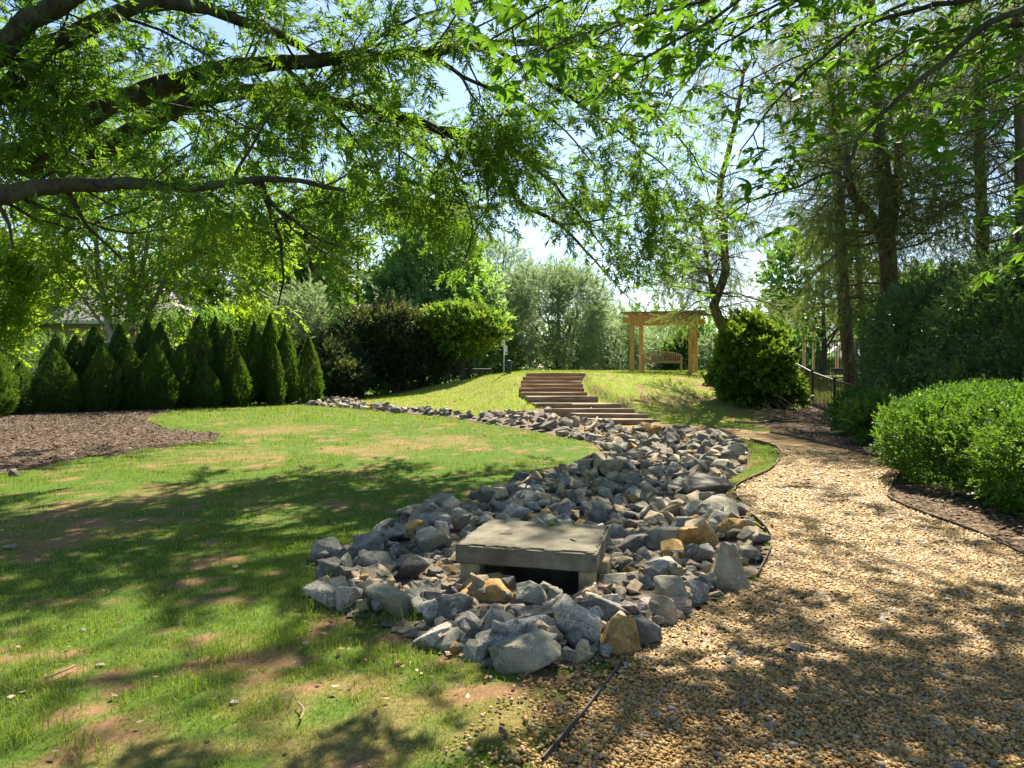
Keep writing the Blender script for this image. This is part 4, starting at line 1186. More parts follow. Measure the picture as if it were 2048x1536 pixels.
# brush pile
M['stick'] = plainmat('dry_stick', (0.24, 0.18, 0.12), 0.9, 0.4, 25)
bp = ground(1585, 845); brush = empty('brush_pile', (bp[0], bp[1], bp[2])); tag(brush, 'pile of dry sticks and cut branches beside the path bend', 'brush pile')
rb = np.random.default_rng(44)
for k in range(46):
    a = rb.uniform(-0.5, 0.5) + (math.pi if rb.random() < .5 else 0); L = rb.uniform(0.4, 1.5); el = abs(rb.normal(0.12, 0.22))
    c0 = np.array((rb.normal(0, .5), rb.normal(0, .25), abs(rb.normal(0.06, 0.09)) + 0.02))
    d = np.array((math.cos(a) * math.cos(el), math.sin(a) * math.cos(el), math.sin(el)))
    pts = [c0 + d * L * t + rb.normal(0, 0.02, 3) for t in np.linspace(0, 1, 5)]
    rr = rb.uniform(0.006, 0.016)
    G = Geo(); G.tube(pts, np.linspace(rr, rr * .4, 5), 5)
    for q in range(2):
        t = rb.integers(1, 4); G.tube([pts[t], pts[t] + d * 0.2 + rb.normal(0, .1, 3), pts[t] + d * 0.3 + rb.normal(0, .14, 3)], [rr * .5, rr * .4, rr * .2], 4)
    child_geo('stick', G, M['stick'], brush)
for (pts, lab) in (([(600, 1452), (608, 1432), (596, 1418)], 'short dark twig lying on the near lawn'), ([(90, 1368), (130, 1352), (150, 1342)], 'pale stick half hidden in the near lawn grass'),
                   ([(1180, 828), (1194, 848), (1186, 868), (1170, 880)], 'pale driftwood branch lying across the creek rocks'), ([(1030, 1010), (1050, 998), (1062, 985)], 'thin stick lying in the rock bed beyond the slab'),
                   ([(1470, 845), (1510, 848), (1560, 840)], 'long pale stick at the path bend beside the brush pile')):
    P = [ground(*p) + np.array((0, 0, 0.03 if p[1] > 1300 or p[0] > 1400 else 0.22)) for p in pts]
    s = P[0][1] / F
    G = Geo(); G.tube(catmull(P, 0.03 * P[0][1] / 3), 2.2 * s, 6)
    tag(G.build('stick', M['stick']), lab, 'stick')
# fallen leaves
M['fallen'] = None
m, nt, out = nodes('fallen_leaf')
c = ramp(nt, attr(nt, 'tint'), [(0.0, (0.10, 0.05, 0.03)), (0.5, (0.20, 0.12, 0.065)), (0.85, (0.30, 0.21, 0.13)), (1.0, (0.40, 0.32, 0.24))])
principled(nt, out, c, 0.8, spec=0.2); M['fallen'] = m
G = Geo(); r = np.random.default_rng(77)
def fallen(n, xs, ys, L):
    X = r.uniform(*xs, n); Y = r.uniform(*ys, n); k = abs(X) < .75 * Y; X, Y = X[k], Y[k]; n = len(X)
    a = r.uniform(0, 6.28, n); A = unit(np.stack([np.cos(a), np.sin(a), r.normal(0, .25, n)], -1)); N = unit(np.stack([r.normal(0, .35, n), r.normal(0, .35, n), np.ones(n)], -1)); S = unit(np.cross(N, A))
    C = np.stack([X, Y, g(X, Y) + r.uniform(.016, .04, n)], -1); l = L * r.uniform(.6, 1.4, n)[:, None]; w = l * r.uniform(.22, .42, n)[:, None]
    V = np.stack([C - A * l / 2, C + S * w, C + A * l / 2 + N * l * .15, C - S * w], 1)
    G.add(V.reshape(-1, 3), np.arange(n * 4).reshape(-1, 4), r.random(n))
fallen(190, (-3.4, 3), (2.4, 5.5), 0.034); fallen(160, (-9, 2), (5.5, 14), 0.05); fallen(170, (-1.2, 1.8), (3.3, 4.4), 0.036); fallen(260, (1.5, 6), (3, 12), 0.036)
tag(G.build('fallen_leaves', M['fallen']), 'dry fallen leaves scattered over lawn, rocks and gravel', 'fallen leaves', kind='stuff')

# ------------------------------------------------------------------ houses beyond the trees
M['roof'] = None
m, nt, out = nodes('grey_shingle')
br = nn(nt, 'ShaderNodeTexBrick'); br.inputs['Scale'].default_value = 1.0
br.inputs['Brick Width'].default_value = 0.5; br.inputs['Row Height'].default_value = 0.22; br.inputs['Mortar Size'].default_value = 0.012
br.inputs['Color1'].default_value = (0.20, 0.195, 0.19, 1); br.inputs['Color2'].default_value = (0.29, 0.28, 0.275, 1); br.inputs['Mortar'].default_value = (0.08, 0.08, 0.08, 1)
mp = nn(nt, 'ShaderNodeMapping'); mp.inputs['Rotation'].default_value = (R(60), 0, 0); nt.links.new(pos(nt), mp.inputs[0]); nt.links.new(mp.outputs[0], br.inputs[0])
principled(nt, out, br.outputs[0], 0.9, spec=0.2); M['roof'] = m
M['stucco'] = plainmat('tan_stucco', (0.36, 0.27, 0.18), 0.9, 0.15, 6)
M['trim'] = plainmat('white_trim', (0.62, 0.60, 0.56), 0.6, 0.06, 6)
m, nt, out = nodes('window_glass'); principled(nt, out, (0.05, 0.07, 0.09), 0.08, spec=0.8); M['glass'] = m
def house(loc, rz, w, d, eave, ridge, wall, label, nwin):
    root = empty('house', (loc[0], loc[1], g1(loc[0], loc[1])), rz); tag(root, label, 'house')
    G = Geo(); G.box((0, 0, eave / 2 - 0.2), (w, d, eave + 0.4)); child_geo('wall', G, wall, root)
    o_ = 0.5; hip = d / 2
    V = np.array([(-w / 2 - o_, -d / 2 - o_, eave), (w / 2 + o_, -d / 2 - o_, eave), (w / 2 + o_, d / 2 + o_, eave), (-w / 2 - o_, d / 2 + o_, eave), (-w / 2 + hip, 0, ridge), (w / 2 - hip, 0, ridge)])
    V2 = V.copy(); V2[:4, 2] += 0.003
    G = Geo(); G.add(V2, [[0, 1, 5, 4], [2, 3, 4, 5]]); G.add(V2, [[1, 2, 5], [3, 0, 4]]); G.add(V2, [[3, 2, 1, 0]])
    rf = child_geo('roof', G, M['roof'], root)
    G = Geo(); G.box((0, -d / 2 - o_ - 0.02, eave - 0.09), (w + 1.0, 0.05, 0.18)); o = child_geo('fascia', G, M['trim'], root); o.parent = rf
    for k in range(nwin):
        x = -w / 2 + w * (k + 0.5) / nwin
        G = Geo(); G.box((x, -d / 2 - 0.02, eave * 0.55), (1.1, 0.05, 1.4)); wi = child_geo('window', G, M['trim'], root)
        for sx in (-1, 1):
            for sz_ in (-1, 1):
                G = Geo(); G.box((x + sx * 0.25, -d / 2 - 0.055, eave * 0.55 + sz_ * 0.32), (0.44, 0.03, 0.58)); o = child_geo('pane', G, M['glass'], root); o.parent = wi
    return root
house((-25.5, 43), R(6), 14, 9, 4.0, 7.6, M['stucco'], 'tan house with grey hipped roof behind the birch, far left', 5)
house((-15.5, 47), R(-4), 8, 8, 4.0, 7.2, M['stucco'], 'grey roofed house behind the hedge, half hidden by birch leaves', 3)
house((24, 62), R(8), 14, 9, 4.2, 8.0, plainmat('pale_siding', (0.30, 0.26, 0.22), 0.8, 0.08, 5), 'pale house with grey roof far beyond the play set', 4)
# ------------------------------------------------------------------ foliage kit
def leafq(P, A, N, L, W, fold=0.15, wide=0.45):
    S = unit(np.cross(N, A)); L = np.asarray(L)[..., None]; W = np.asarray(W)[..., None]
    m = P + A * L * wide + N * W * fold
    return np.stack([P, m + S * W / 2, P + A * L - N * W * fold * .5, m - S * W / 2], -2).reshape(-1, 3)
def leaft(P, A, N, L, W):
    S = unit(np.cross(N, A)); L = np.asarray(L)[..., None]; W = np.asarray(W)[..., None]
    return np.stack([P + S * W * .55, P + A * L, P - S * W * .55 + A * L * .12], -2).reshape(-1, 3)
def proto_spray(n, length, L, W, ang=55, flat=0.35, seed=0, droop=0.0, start=0.12, tip=True, jit=0.35, side2=True, tri=False):
    r = np.random.default_rng(seed)
    t = np.linspace(start, 1, n)
    x = t * length
    bend = -droop * length * t ** 2
    P = np.stack([x, r.normal(0, .01, n), bend], -1)
    sgn = np.where(np.arange(n) % 2, 1, -1)
    a = R(ang) * (1 - 0.5 * t) * r.uniform(0.7, 1.25, n)
    roll = r.normal(0, flat, n) if side2 else r.uniform(0, 2 * math.pi, n)
    A = np.stack([np.cos(a), sgn * np.sin(a) * np.cos(roll), np.sin(a) * np.sin(roll) - droop * 1.2 * t], -1)
    A = unit(A + r.normal(0, jit * .3, (n, 3)))
    N = unit(np.stack([r.normal(0, jit, n), r.normal(0, jit, n), np.ones(n)], -1))
    N = unit(N - A * np.sum(N * A, 1, keepdims=True))
    l = L * r.uniform(0.7, 1.2, n); w = W * r.uniform(0.75, 1.2, n)
    if tri: return leaft(P, A, N, l, w), np.arange(3 * n).reshape(-1, 3)
    V = leafq(P, A, N, l, w)
    return V, np.arange(4 * n).reshape(-1, 4)
def frames(A, r, up=1.0, jit=0.5):
    n = len(A)
    U = unit(np.array((0, 0, up)) + r.normal(0, jit, (n, 3)))
    Y = unit(np.cross(U, A)); Z = np.cross(A, Y)
    return np.stack([A, Y, Z], -1)
def place(G, protos, C, A, S, tint, r, up=1.0, jit=0.5, tvar=0.16, mat=0):
    n = len(C); Rm = frames(unit(A), r, up, jit)
    idx = r.integers(0, len(protos), n)
    for k, (V, Fa) in enumerate(protos):
        s = np.nonzero(idx == k)[0]
        if len(s) == 0: continue
        P = np.einsum('nij,vj->nvi', Rm[s], V) * S[s][:, None, None] + C[s][:, None, :]
        f = (Fa[None] + (np.arange(len(s)) * len(V))[:, None, None]).reshape(-1, Fa.shape[1])
        t = np.clip(tint[s][:, None] + r.normal(0, tvar, (len(s), len(Fa))), 0, 1).ravel()
        G.add(P.reshape(-1, 3), f, t, mat)
def mkprotos(k, **kw): return [proto_spray(seed=100 + i, **kw) for i in range(k)]
PR = {
 'oak': mkprotos(6, tri=True, n=24, length=0.36, L=0.108, W=0.026, ang=68, droop=0.10),
 'birch': mkprotos(5, tri=True, n=13, length=0.50, L=0.095, W=0.075, ang=65, droop=0.15),
 'birchfar': mkprotos(5, tri=True, n=8, length=0.50, L=0.13, W=0.10, ang=65, droop=0.15),
 'broad': mkprotos(5, tri=True, n=9, length=0.55, L=0.20, W=0.13, ang=65, flat=0.6),
 'maple': mkprotos(5, tri=True, n=11, length=0.45, L=0.15, W=0.13, ang=70, flat=0.6),
 'willow': mkprotos(5, tri=True, n=12, length=0.75, L=0.20, W=0.046, ang=40, droop=0.3),
 'cedar': mkprotos(6, tri=True, n=20, length=0.45, L=0.115, W=0.014, ang=38, flat=0.9, droop=0.25),
 'arb': mkprotos(5, tri=True, n=11, length=0.20, L=0.085, W=0.024, ang=40, flat=0.25),
 'box': mkprotos(6, tri=True, n=10, length=0.15, L=0.038, W=0.025, ang=60, flat=0.9),
 'holly': mkprotos(5, tri=True, n=9, length=0.28, L=0.085, W=0.045, ang=62, flat=0.9),
 'ivy': mkprotos(5, tri=True, n=9, length=0.26, L=0.105, W=0.09, ang=70, flat=0.7),
 'shrub': mkprotos(5, tri=True, n=10, length=0.40, L=0.125, W=0.06, ang=60, flat=0.7),
}
def grow(P, D, L, r0, r, wig=0.25, lift=0.0, seg=None, r1=0.25):
    k = seg or max(4, int(L / 0.25)); st = L / k
    pts = [np.array(P, float)]; d = unit(np.array(D, float))
    for _ in range(k):
        d = unit(d + r.normal(0, wig, 3) * math.sqrt(st) + np.array((0, 0, lift)) * st)
        pts.append(pts[-1] + d * st)
    return np.array(pts), np.linspace(r0, r0 * r1, k + 1)
def side_dirs(T, r, spread=(50, 80), upb=0.0, flat=1.0):
    a = R(r.uniform(*spread)); ph = r.uniform(0, 2 * math.pi)
    u = np.array((0, 0, 1.0)) if abs(T[2]) < .95 else np.array((1.0, 0, 0))
    B1 = unit(np.cross(T, u)); B2 = np.cross(B1, T)
    d = T * math.cos(a) + (B1 * math.cos(ph) + B2 * math.sin(ph) * flat) * math.sin(a)
    return unit(d + np.array((0, 0, upb)))
class Tree:
    def __init__(s, name, label, cat='tree', group=None, base=(0, 0, 0)):
        s.root = empty(name, base); tag(s.root, label, cat, group)
        s.W = Geo(); s.C = []; s.A = []; s.n = 0
    def wood(s, pts, rad, n=8): s.W.tube(pts, rad, n)
    def tips(s, pts, spacing, r, spread=(30, 75), upb=0.0, endonly=0.0):
        P = np.asarray(pts); seg = np.linalg.norm(np.diff(P, axis=0), axis=1); cum = np.concatenate([[0], np.cumsum(seg)])
        L = cum[-1]; k = max(1, int(L * (1 - endonly) / spacing))
        for q in np.linspace(L * endonly + spacing * .5, L, k):
            c = np.array([np.interp(q, cum, P[:, a]) for a in range(3)])
            i = min(len(P) - 2, max(0, np.searchsorted(cum, q) - 1)); T = unit(P[i + 1] - P[i])
            s.C.append(c); s.A.append(side_dirs(T, r, spread, upb))
        s.C.append(P[-1]); s.A.append(unit(P[-1] - P[-2]))
    def finish(s, proto, leaf, bark, r, scale=(0.8, 1.25), up=1.0, jit=0.5, tint=None, filt=None, tvar=0.16, wname='trunk'):
        C = np.array(s.C); A = np.array(s.A)
        if filt is not None:
            k = filt(C); C, A = C[k], A[k]
        S = r.uniform(*scale, len(C))
        t = r.normal(0.4, 0.18, len(C)) if tint is None else tint(C)
        G = Geo(); place(G, PR[proto], C, A, S, t, r, up, jit, tvar)
        s.crown = G.build('crown', leaf, s.root)
        s.trunk = s.W.build(wname, bark, s.root)
        s.leaves = len(G.f)
        print(s.root.name, 'sprays', len(C))
        return s
def limb_tree(T, limbs, r, l2=(1.0, 2.6), sp2=0.45, l3=(0.4, 0.9), sp3=0.28, spray=0.16, lift2=0.05, wig=0.35, start=0.12, up2=0.1, droop3=-0.15, r2=0.3, n=8, tw=True, prune=None, nearf=0.18):
    """limbs: list of (pts, r0, r1)"""
    for pts, ra, rb in limbs:
        P = catmull(pts, 0.22)
        P[1:-1] += r.normal(0, 0.012, (len(P) - 2, 3))
        rad = np.linspace(ra, rb, len(P)) * (1 + r.normal(0, .05, len(P)))
        T.wood(P, rad, n)
        L = np.sum(np.linalg.norm(np.diff(P, axis=0), axis=1)); k = max(1, int(L * (1 - start) / sp2))
        for q in range(k):
            f = start + (1 - start) * (q + r.random()) / k; i = min(len(P) - 2, int(f * (len(P) - 1)))
            Td = unit(P[i + 1] - P[i]); D = side_dirs(Td, r, (35, 75), up2, 0.8)
            ll = r.uniform(*l2) * (1 - 0.35 * f); r0 = max(0.006, min(rad[i] * 0.5, 0.012 * ll + 0.006) * r2 / 0.3)
            P2, R2 = grow(P[i], D, ll, r0, r, wig, lift2)
            if prune is not None and not prune(P2[-1]):
                P2, R2 = grow(P[i], unit(D + np.array((0, 0, .9))), ll * .7, r0, r, wig, lift2)
                if not prune(P2[-1]): continue
            T.wood(P2, R2, 5)
            k3 = max(2, int(ll / sp3))
            for q3 in range(k3):
                f3 = nearf + (1 - nearf) * (q3 + r.random()) / k3; j = min(len(P2) - 2, int(f3 * (len(P2) - 1)))
                D3 = side_dirs(unit(P2[j + 1] - P2[j]), r, (30, 70), droop3 * .5, 0.8)
                P3, R3 = grow(P2[j], D3, r.uniform(*l3), max(0.003, r0 * .35), r, 0.4, droop3, 3)
                if prune is not None and not prune(P3[-1]): continue
                if tw: T.wood(P3, R3, 3)
                T.tips(P3, spray, r, (25, 65), droop3 * .5)
            T.tips(P2, spray * 1.5, r, (30, 70), 0, 0.4)
def crown_blob(n, ell, r, jag=0.22, shell=(0.72, 1.04), outw=0.7, upb=0.25, flatbottom=None):
    """spray points over the skin of overlapping lumps"""
    ell = [(np.array(c, float), np.array(s, float)) for c, s in ell]
    w = np.array([s[0] * s[1] + s[0] * s[2] + s[1] * s[2] for _, s in ell]); w /= w.sum()
    C = []; A = []
    for (c, s), wi in zip(ell, w):
        k = int(n * wi * 1.5)
        d = unit(r.normal(0, 1, (k, 3)))
        ph = np.arctan2(d[:, 1], d[:, 0]); 
        nz = fbm(ph * 1.7 + c[0] * 3, d[:, 2] * 2.6 + c[2], 0.55, 3, 3) - .5
        rad = r.uniform(*shell, k) ** 0.8 * (1 + jag * 2 * nz)
        C.append(c + d * s * rad[:, None]); A.append(unit(unit(d / s) * outw + r.normal(0, .45, (k, 3)) + np.array((0, 0, upb))))
    C = np.vstack(C); A = np.vstack(A)
    ins = np.zeros(len(C), bool)
    for c, s in ell: ins |= np.sum(((C - c) / s) ** 2, 1) < 0.36
    k = ~ins
    if flatbottom is not None: k &= C[:, 2] > flatbottom
    C, A = C[k], A[k]
    if len(C) > n:
        q = r.permutation(len(C))[:n]; C, A = C[q], A[q]
    return C, A
def lumpy(center, rx, ry, rz, k, r, size=(0.35, 0.6)):
    """a main mass plus k lumps on it"""
    c = np.array(center, float); out = [(c, np.array((rx, ry, rz)) * 0.78)]
    for _ in range(k):
        d = unit(r.normal(0, 1, 3)); d[2] = abs(d[2]) * .9 - 0.25
        s = r.uniform(*size)
        out.append((c + d * np.array((rx, ry, rz)) * (1 - s * .8), np.array((rx, ry, rz)) * s))
    return out
def bush(name, label, ell, n, proto, leaf, r, scale=(0.8, 1.25), cat='shrub', group=None, jag=0.2, stems=5, base=None, bark='twig', tint=None, upb=0.25, tvar=0.16, partname='foliage', shell=(0.72, 1.04), fl=None):
    c0 = np.array(ell[0][0], float)
    if base is None: base = (c0[0], c0[1])
    bz = g1(*base)
    root = empty(name, (base[0], base[1], bz)); tag(root, label, cat, group)
    C, A = crown_blob(n, ell, r, jag, shell, upb=upb, flatbottom=bz + 0.03 if fl is None else fl)
    G = Geo()
    t = np.clip(r.normal(0.42, 0.17, len(C)), 0, 1) if tint is None else tint(C, r)
    place(G, PR[proto], C, A, r.uniform(*scale, len(C)), t, r, 1.0, 0.6, tvar)
    link(partname, G.mesh(partname, leaf), root)
    W = Geo()
    for k in range(stems):
        c, s = ell[k % len(ell)]
        tgt = np.array(c) + r.normal(0, .35, 3) * np.array(s); tgt[2] = max(tgt[2], bz + 0.3)
        st = np.array((base[0] + r.normal(0, .12), base[1] + r.normal(0, .12), bz - 0.05))
        mid = (st + tgt) / 2 + r.normal(0, .1, 3)
        P = catmull([st, mid, tgt], 0.3); rr = 0.02 + 0.012 * np.linalg.norm(tgt - st)
        W.tube(P, np.linspace(rr, rr * .3, len(P)), 6)
        for q in range(4):
            i = r.integers(len(P) // 3, len(P)); P2, R2 = grow(P[i], unit(r.normal(0, 1, 3) + np.array((0, 0, .4))), np.mean(s) * .7, rr * .35, r); W.tube(P2, R2, 4)
    link('stems' if cat == 'shrub' else 'trunk', W.mesh('stems', M[bark]), root)
    return root
def px_limb(lst):
    return [at(a, b, Y) for a, b, Y in lst]

# ------------------------------------------------------------------ the old oak at the left, its limbs arching over the lawn
ro = np.random.default_rng(101)
OX, OY = -8.4, 8.8
oak = Tree('oak_tree', 'old oak whose long limbs arch over the lawn from the left', base=(OX, OY, g1(OX, OY)))
hub = np.array((OX, OY, 3.5))
oak.wood(catmull([(OX - .1, OY, -0.2), (OX, OY, 0.3), (OX + .02, OY, 1.8), hub, (OX + .1, OY, 6.0), (OX + .5, OY + .3, 9.5), (OX + .8, OY + .8, 13)], 0.4), np.array(np.interp(np.arange(len(catmull([(OX - .1, OY, -0.2), (OX, OY, 0.3), (OX + .02, OY, 1.8), hub, (OX + .1, OY, 6.0), (OX + .5, OY + .3, 9.5), (OX + .8, OY + .8, 13)], 0.4))), [0, 2, 8, 14, 34], [.62, .46, .42, .36, .10])), 14)
h2 = hub + np.array((0, 0, 1.6)); h3 = hub + np.array((.1, 0, 3.2)); h4 = np.array((OX + .4, OY + .2, 8.8))
limbs = [
 ([h2] + px_limb([(0, 318, 9.6), (120, 262, 9.9), (220, 212, 10.1), (300, 182, 10.3), (430, 142, 10.6), (560, 126, 10.9), (700, 116, 11.2), (850, 106, 11.5), (980, 90, 11.8), (1130, 86, 12.1), (1260, 110, 12.4)]), .19, .022),
 ([hub + (0, .1, .9)] + px_limb([(120, 330, 10.6), (230, 282, 10.9), (330, 228, 11.2), (400, 196, 11.4), (480, 186, 11.6), (580, 183, 11.9), (700, 211, 12.2), (820, 236, 12.5), (880, 262, 12.7), (960, 302, 13.0), (1010, 352, 13.2), (1040, 405, 13.4), (1120, 450, 13.7), (1190, 522, 14.0), (1222, 562, 14.2)]), .17, .012),
 (px_limb([(878, 258, 12.7), (960, 272, 12.7), (1022, 296, 12.7), (1110, 372, 12.8), (1152, 422, 12.9), (1212, 502, 13.0)]), .05, .01),
 ([hub + (0, 0, .1)] + px_limb([(-60, 402, 8.6), (60, 376, 8.6), (200, 366, 8.7), (330, 371, 8.8), (400, 373, 8.9), (460, 366, 9.0), (530, 356, 9.1), (600, 361, 9.2), (690, 381, 9.3)]), .15, .02),
 (px_limb([(130, 372, 8.7), (145, 405, 8.8), (175, 452, 9.0), (245, 520, 9.3)]), .035, .012),
 (px_limb([(505, 360, 9.1), (560, 420, 9.4), (640, 482, 9.8), (680, 492, 10.0)]), .035, .010),
 (px_limb([(522, 358, 9.2), (545, 440, 9.5), (562, 482, 9.7), (566, 560, 9.9), (556, 612, 10.0)]), .032, .010),
 (px_limb([(-20, 392, 8.6), (2, 420, 8.5), (12, 452, 8.5), (26, 497, 8.5)]), .03, .012),
 ([h3] + px_limb([(-40, 190, 9.0), (60, 125, 9.0), (95, 95, 9.1), (130, 78, 9.1), (190, 48, 9.2), (270, 14, 9.3), (340, 6, 9.5), (420, 18, 9.8), (480, 40, 10.1), (560, 70, 10.5), (640, 112, 11.0), (760, 170, 11.6)]), .17, .02),
 ([h3 + (0, 0, .4)] + px_limb([(-60, 110, 8.4), (60, 40, 8.3), (150, -10, 8.2), (300, -110, 8.0), (520, -180, 8.0), (760, -190, 8.2)]), .17, .03),
 ([h4] + [np.array(p) for p in ((-6, 8.6, 9.2), (-3.6, 8.3, 9.6), (-1.2, 8.0, 9.6), (1.0, 7.8, 9.2))], .13, .02),  # high limbs here run unseen above the view, added to shade the lawn
 ([h4 + (0, 0, .6)] + [np.array(p) for p in ((-6.4, 9.4, 10.2), (-4.2, 10.2, 10.8), (-1.8, 11.0, 10.8), (0.6, 11.6, 10.4), (2.6, 12.0, 9.8))], .14, .02),
 ([h4 + (.1, .1, 1.4)] + [np.array(p) for p in ((-6.2, 11.2, 11.2), (-4.0, 12.6, 11.8), (-1.6, 13.6, 11.8), (1.0, 14.4, 11.2), (3.0, 15, 10.4))], .14, .02),
 ([h4 + (.1, .1, 2.0)] + [np.array(p) for p in ((-6.4, 9.6, 12.2), (-4.2, 10.4, 13), (-2.0, 11.6, 13), (0.4, 12.6, 12.4))], .12, .02),
 ([h4 + (.1, .1, .2)] + [np.array(p) for p in ((-6.6, 8.8, 9.6), (-4.6, 9.6, 10.2), (-2.6, 10.0, 10.2), (-.6, 9.8, 9.8))], .12, .02),
 ([h3] + [np.array(p) for p in ((-6.8, 7.0, 7.6), (-5.2, 5.8, 8.2), (-3.4, 5.0, 8.4), (-1.4, 4.6, 8.0))], .12, .02),
 ([h2] + [np.array(p) for p in ((-8, 11, 5.8), (-7.4, 13.5, 6.6), (-6.6, 16, 6.6), (-5.8, 18, 6.0))], .12, .02),
 (px_limb([(882, 262, 12.7), (905, 340, 12.9), (938, 420, 13.0), (940, 490, 13.1), (915, 550, 13.2)]), .028, .006),
 (px_limb([(940, 300, 12.9), (960, 380, 13.1), (950, 470, 13.2)]), .018, .005),
 (px_limb([(850, 106, 11.5), (950, 165, 11.8), (1050, 205, 12.1), (1130, 262, 12.4), (1190, 330, 12.7)]), .035, .008),
 (px_limb([(980, 90, 11.8), (1080, 155, 12.2), (1180, 222, 12.6), (1290, 300, 13.0), (1370, 370, 13.4)]), .035, .008),
 (px_limb([(1130, 86, 12.1), (1240, 165, 12.6), (1330, 250, 13.0), (1400, 330, 13.4), (1420, 400, 13.6)]), .03, .007),
 (px_limb([(560, 126, 10.9), (650, 215, 11.2), (720, 290, 11.5), (760, 360, 11.8)]), .035, .008),
 (px_limb([(700, 211, 12.2), (800, 300, 12.5), (870, 350, 12.8), (900, 420, 13.0)]), .03, .007),
 (px_limb([(700, 116, 11.2), (780, 60, 11.4), (880, 20, 11.6), (990, 0, 11.8)]), .03, .007),
 (px_limb([(1290, 420, 13.9), (1340, 470, 14.0), (1390, 500, 14.2)]), .014, .005),
 (px_limb([(760, 232, 12.4), (740, 300, 12.6), (770, 380, 12.8), (840, 430, 13.0)]), .03, .008),
 (px_limb([(965, 330, 13.1), (975, 380, 13.2), (968, 430, 13.3), (930, 490, 13.4)]), .02, .006),
 (px_limb([(610, 470, 10.0), (625, 540, 10.4), (668, 580, 10.8), (690, 650, 11.0)]), .03, .006),
 (px_limb([(1120, 450, 13.7), (1200, 440, 13.8), (1290, 420, 13.9), (1350, 400, 14.0)]), .02, .006),
 (px_limb([(1205, 530, 14.1), (1260, 600, 14.6), (1330, 630, 15.0)]), .014, .005),
]
def oak_filt(C):
    # keep the view of the knoll and steps open, as the tree does
    px = 1024 + C[:, 0] / C[:, 1] * F; py = 730 - (C[:, 2] - EYE) / C[:, 1] * F
    low = np.interp(px, [-200, 0, 250, 420, 560, 610, 640, 700, 745, 860, 885, 965, 985, 1100, 1235, 1400, 1500], [430, 430, 450, 470, 530, 590, 650, 650, 480, 460, 560, 560, 450, 470, 580, 620, 520])
    vis = (px > -300) & (px < 2300)
    keep = ~(vis & (py > low + ro.normal(0, 18, len(C))))
    return keep & ((C[:, 2] > 3.2) | ((C[:, 2] > 2.7) & (C[:, 0] < -2)) | ((C[:, 2] > 1.9) & (abs(px - 670) < 60)) | ((px > 1150) & (C[:, 2] > 2.0))) & (C[:, 1] > 2.5) & ~((C[:, 0] > -1.5) & (C[:, 0] < 1.2) & (C[:, 2] < 3.1) & (C[:, 1] > 12))
limb_tree(oak, [(p_, a_ * 1.18, b_ * 1.1) for p_, a_, b_ in limbs], ro, nearf=0.36, prune=lambda q: bool(oak_filt(q[None])[0]), l2=(0.9, 2.4), sp2=0.42, l3=(0.35, 0.9), sp3=0.21, spray=0.135, start=0.10, up2=0.05, droop3=-0.25)
oak.finish('oak', M['oak_leaf'], M['bark'], ro, (0.8, 1.25), 1.0, 0.55, filt=lambda C: oak_filt(C) & ((730 - (C[:, 2] - EYE) / C[:, 1] * F > -80) | (ro.random(len(C)) < 0.6 - 0.25 * (C[:, 1] > 11.5))))

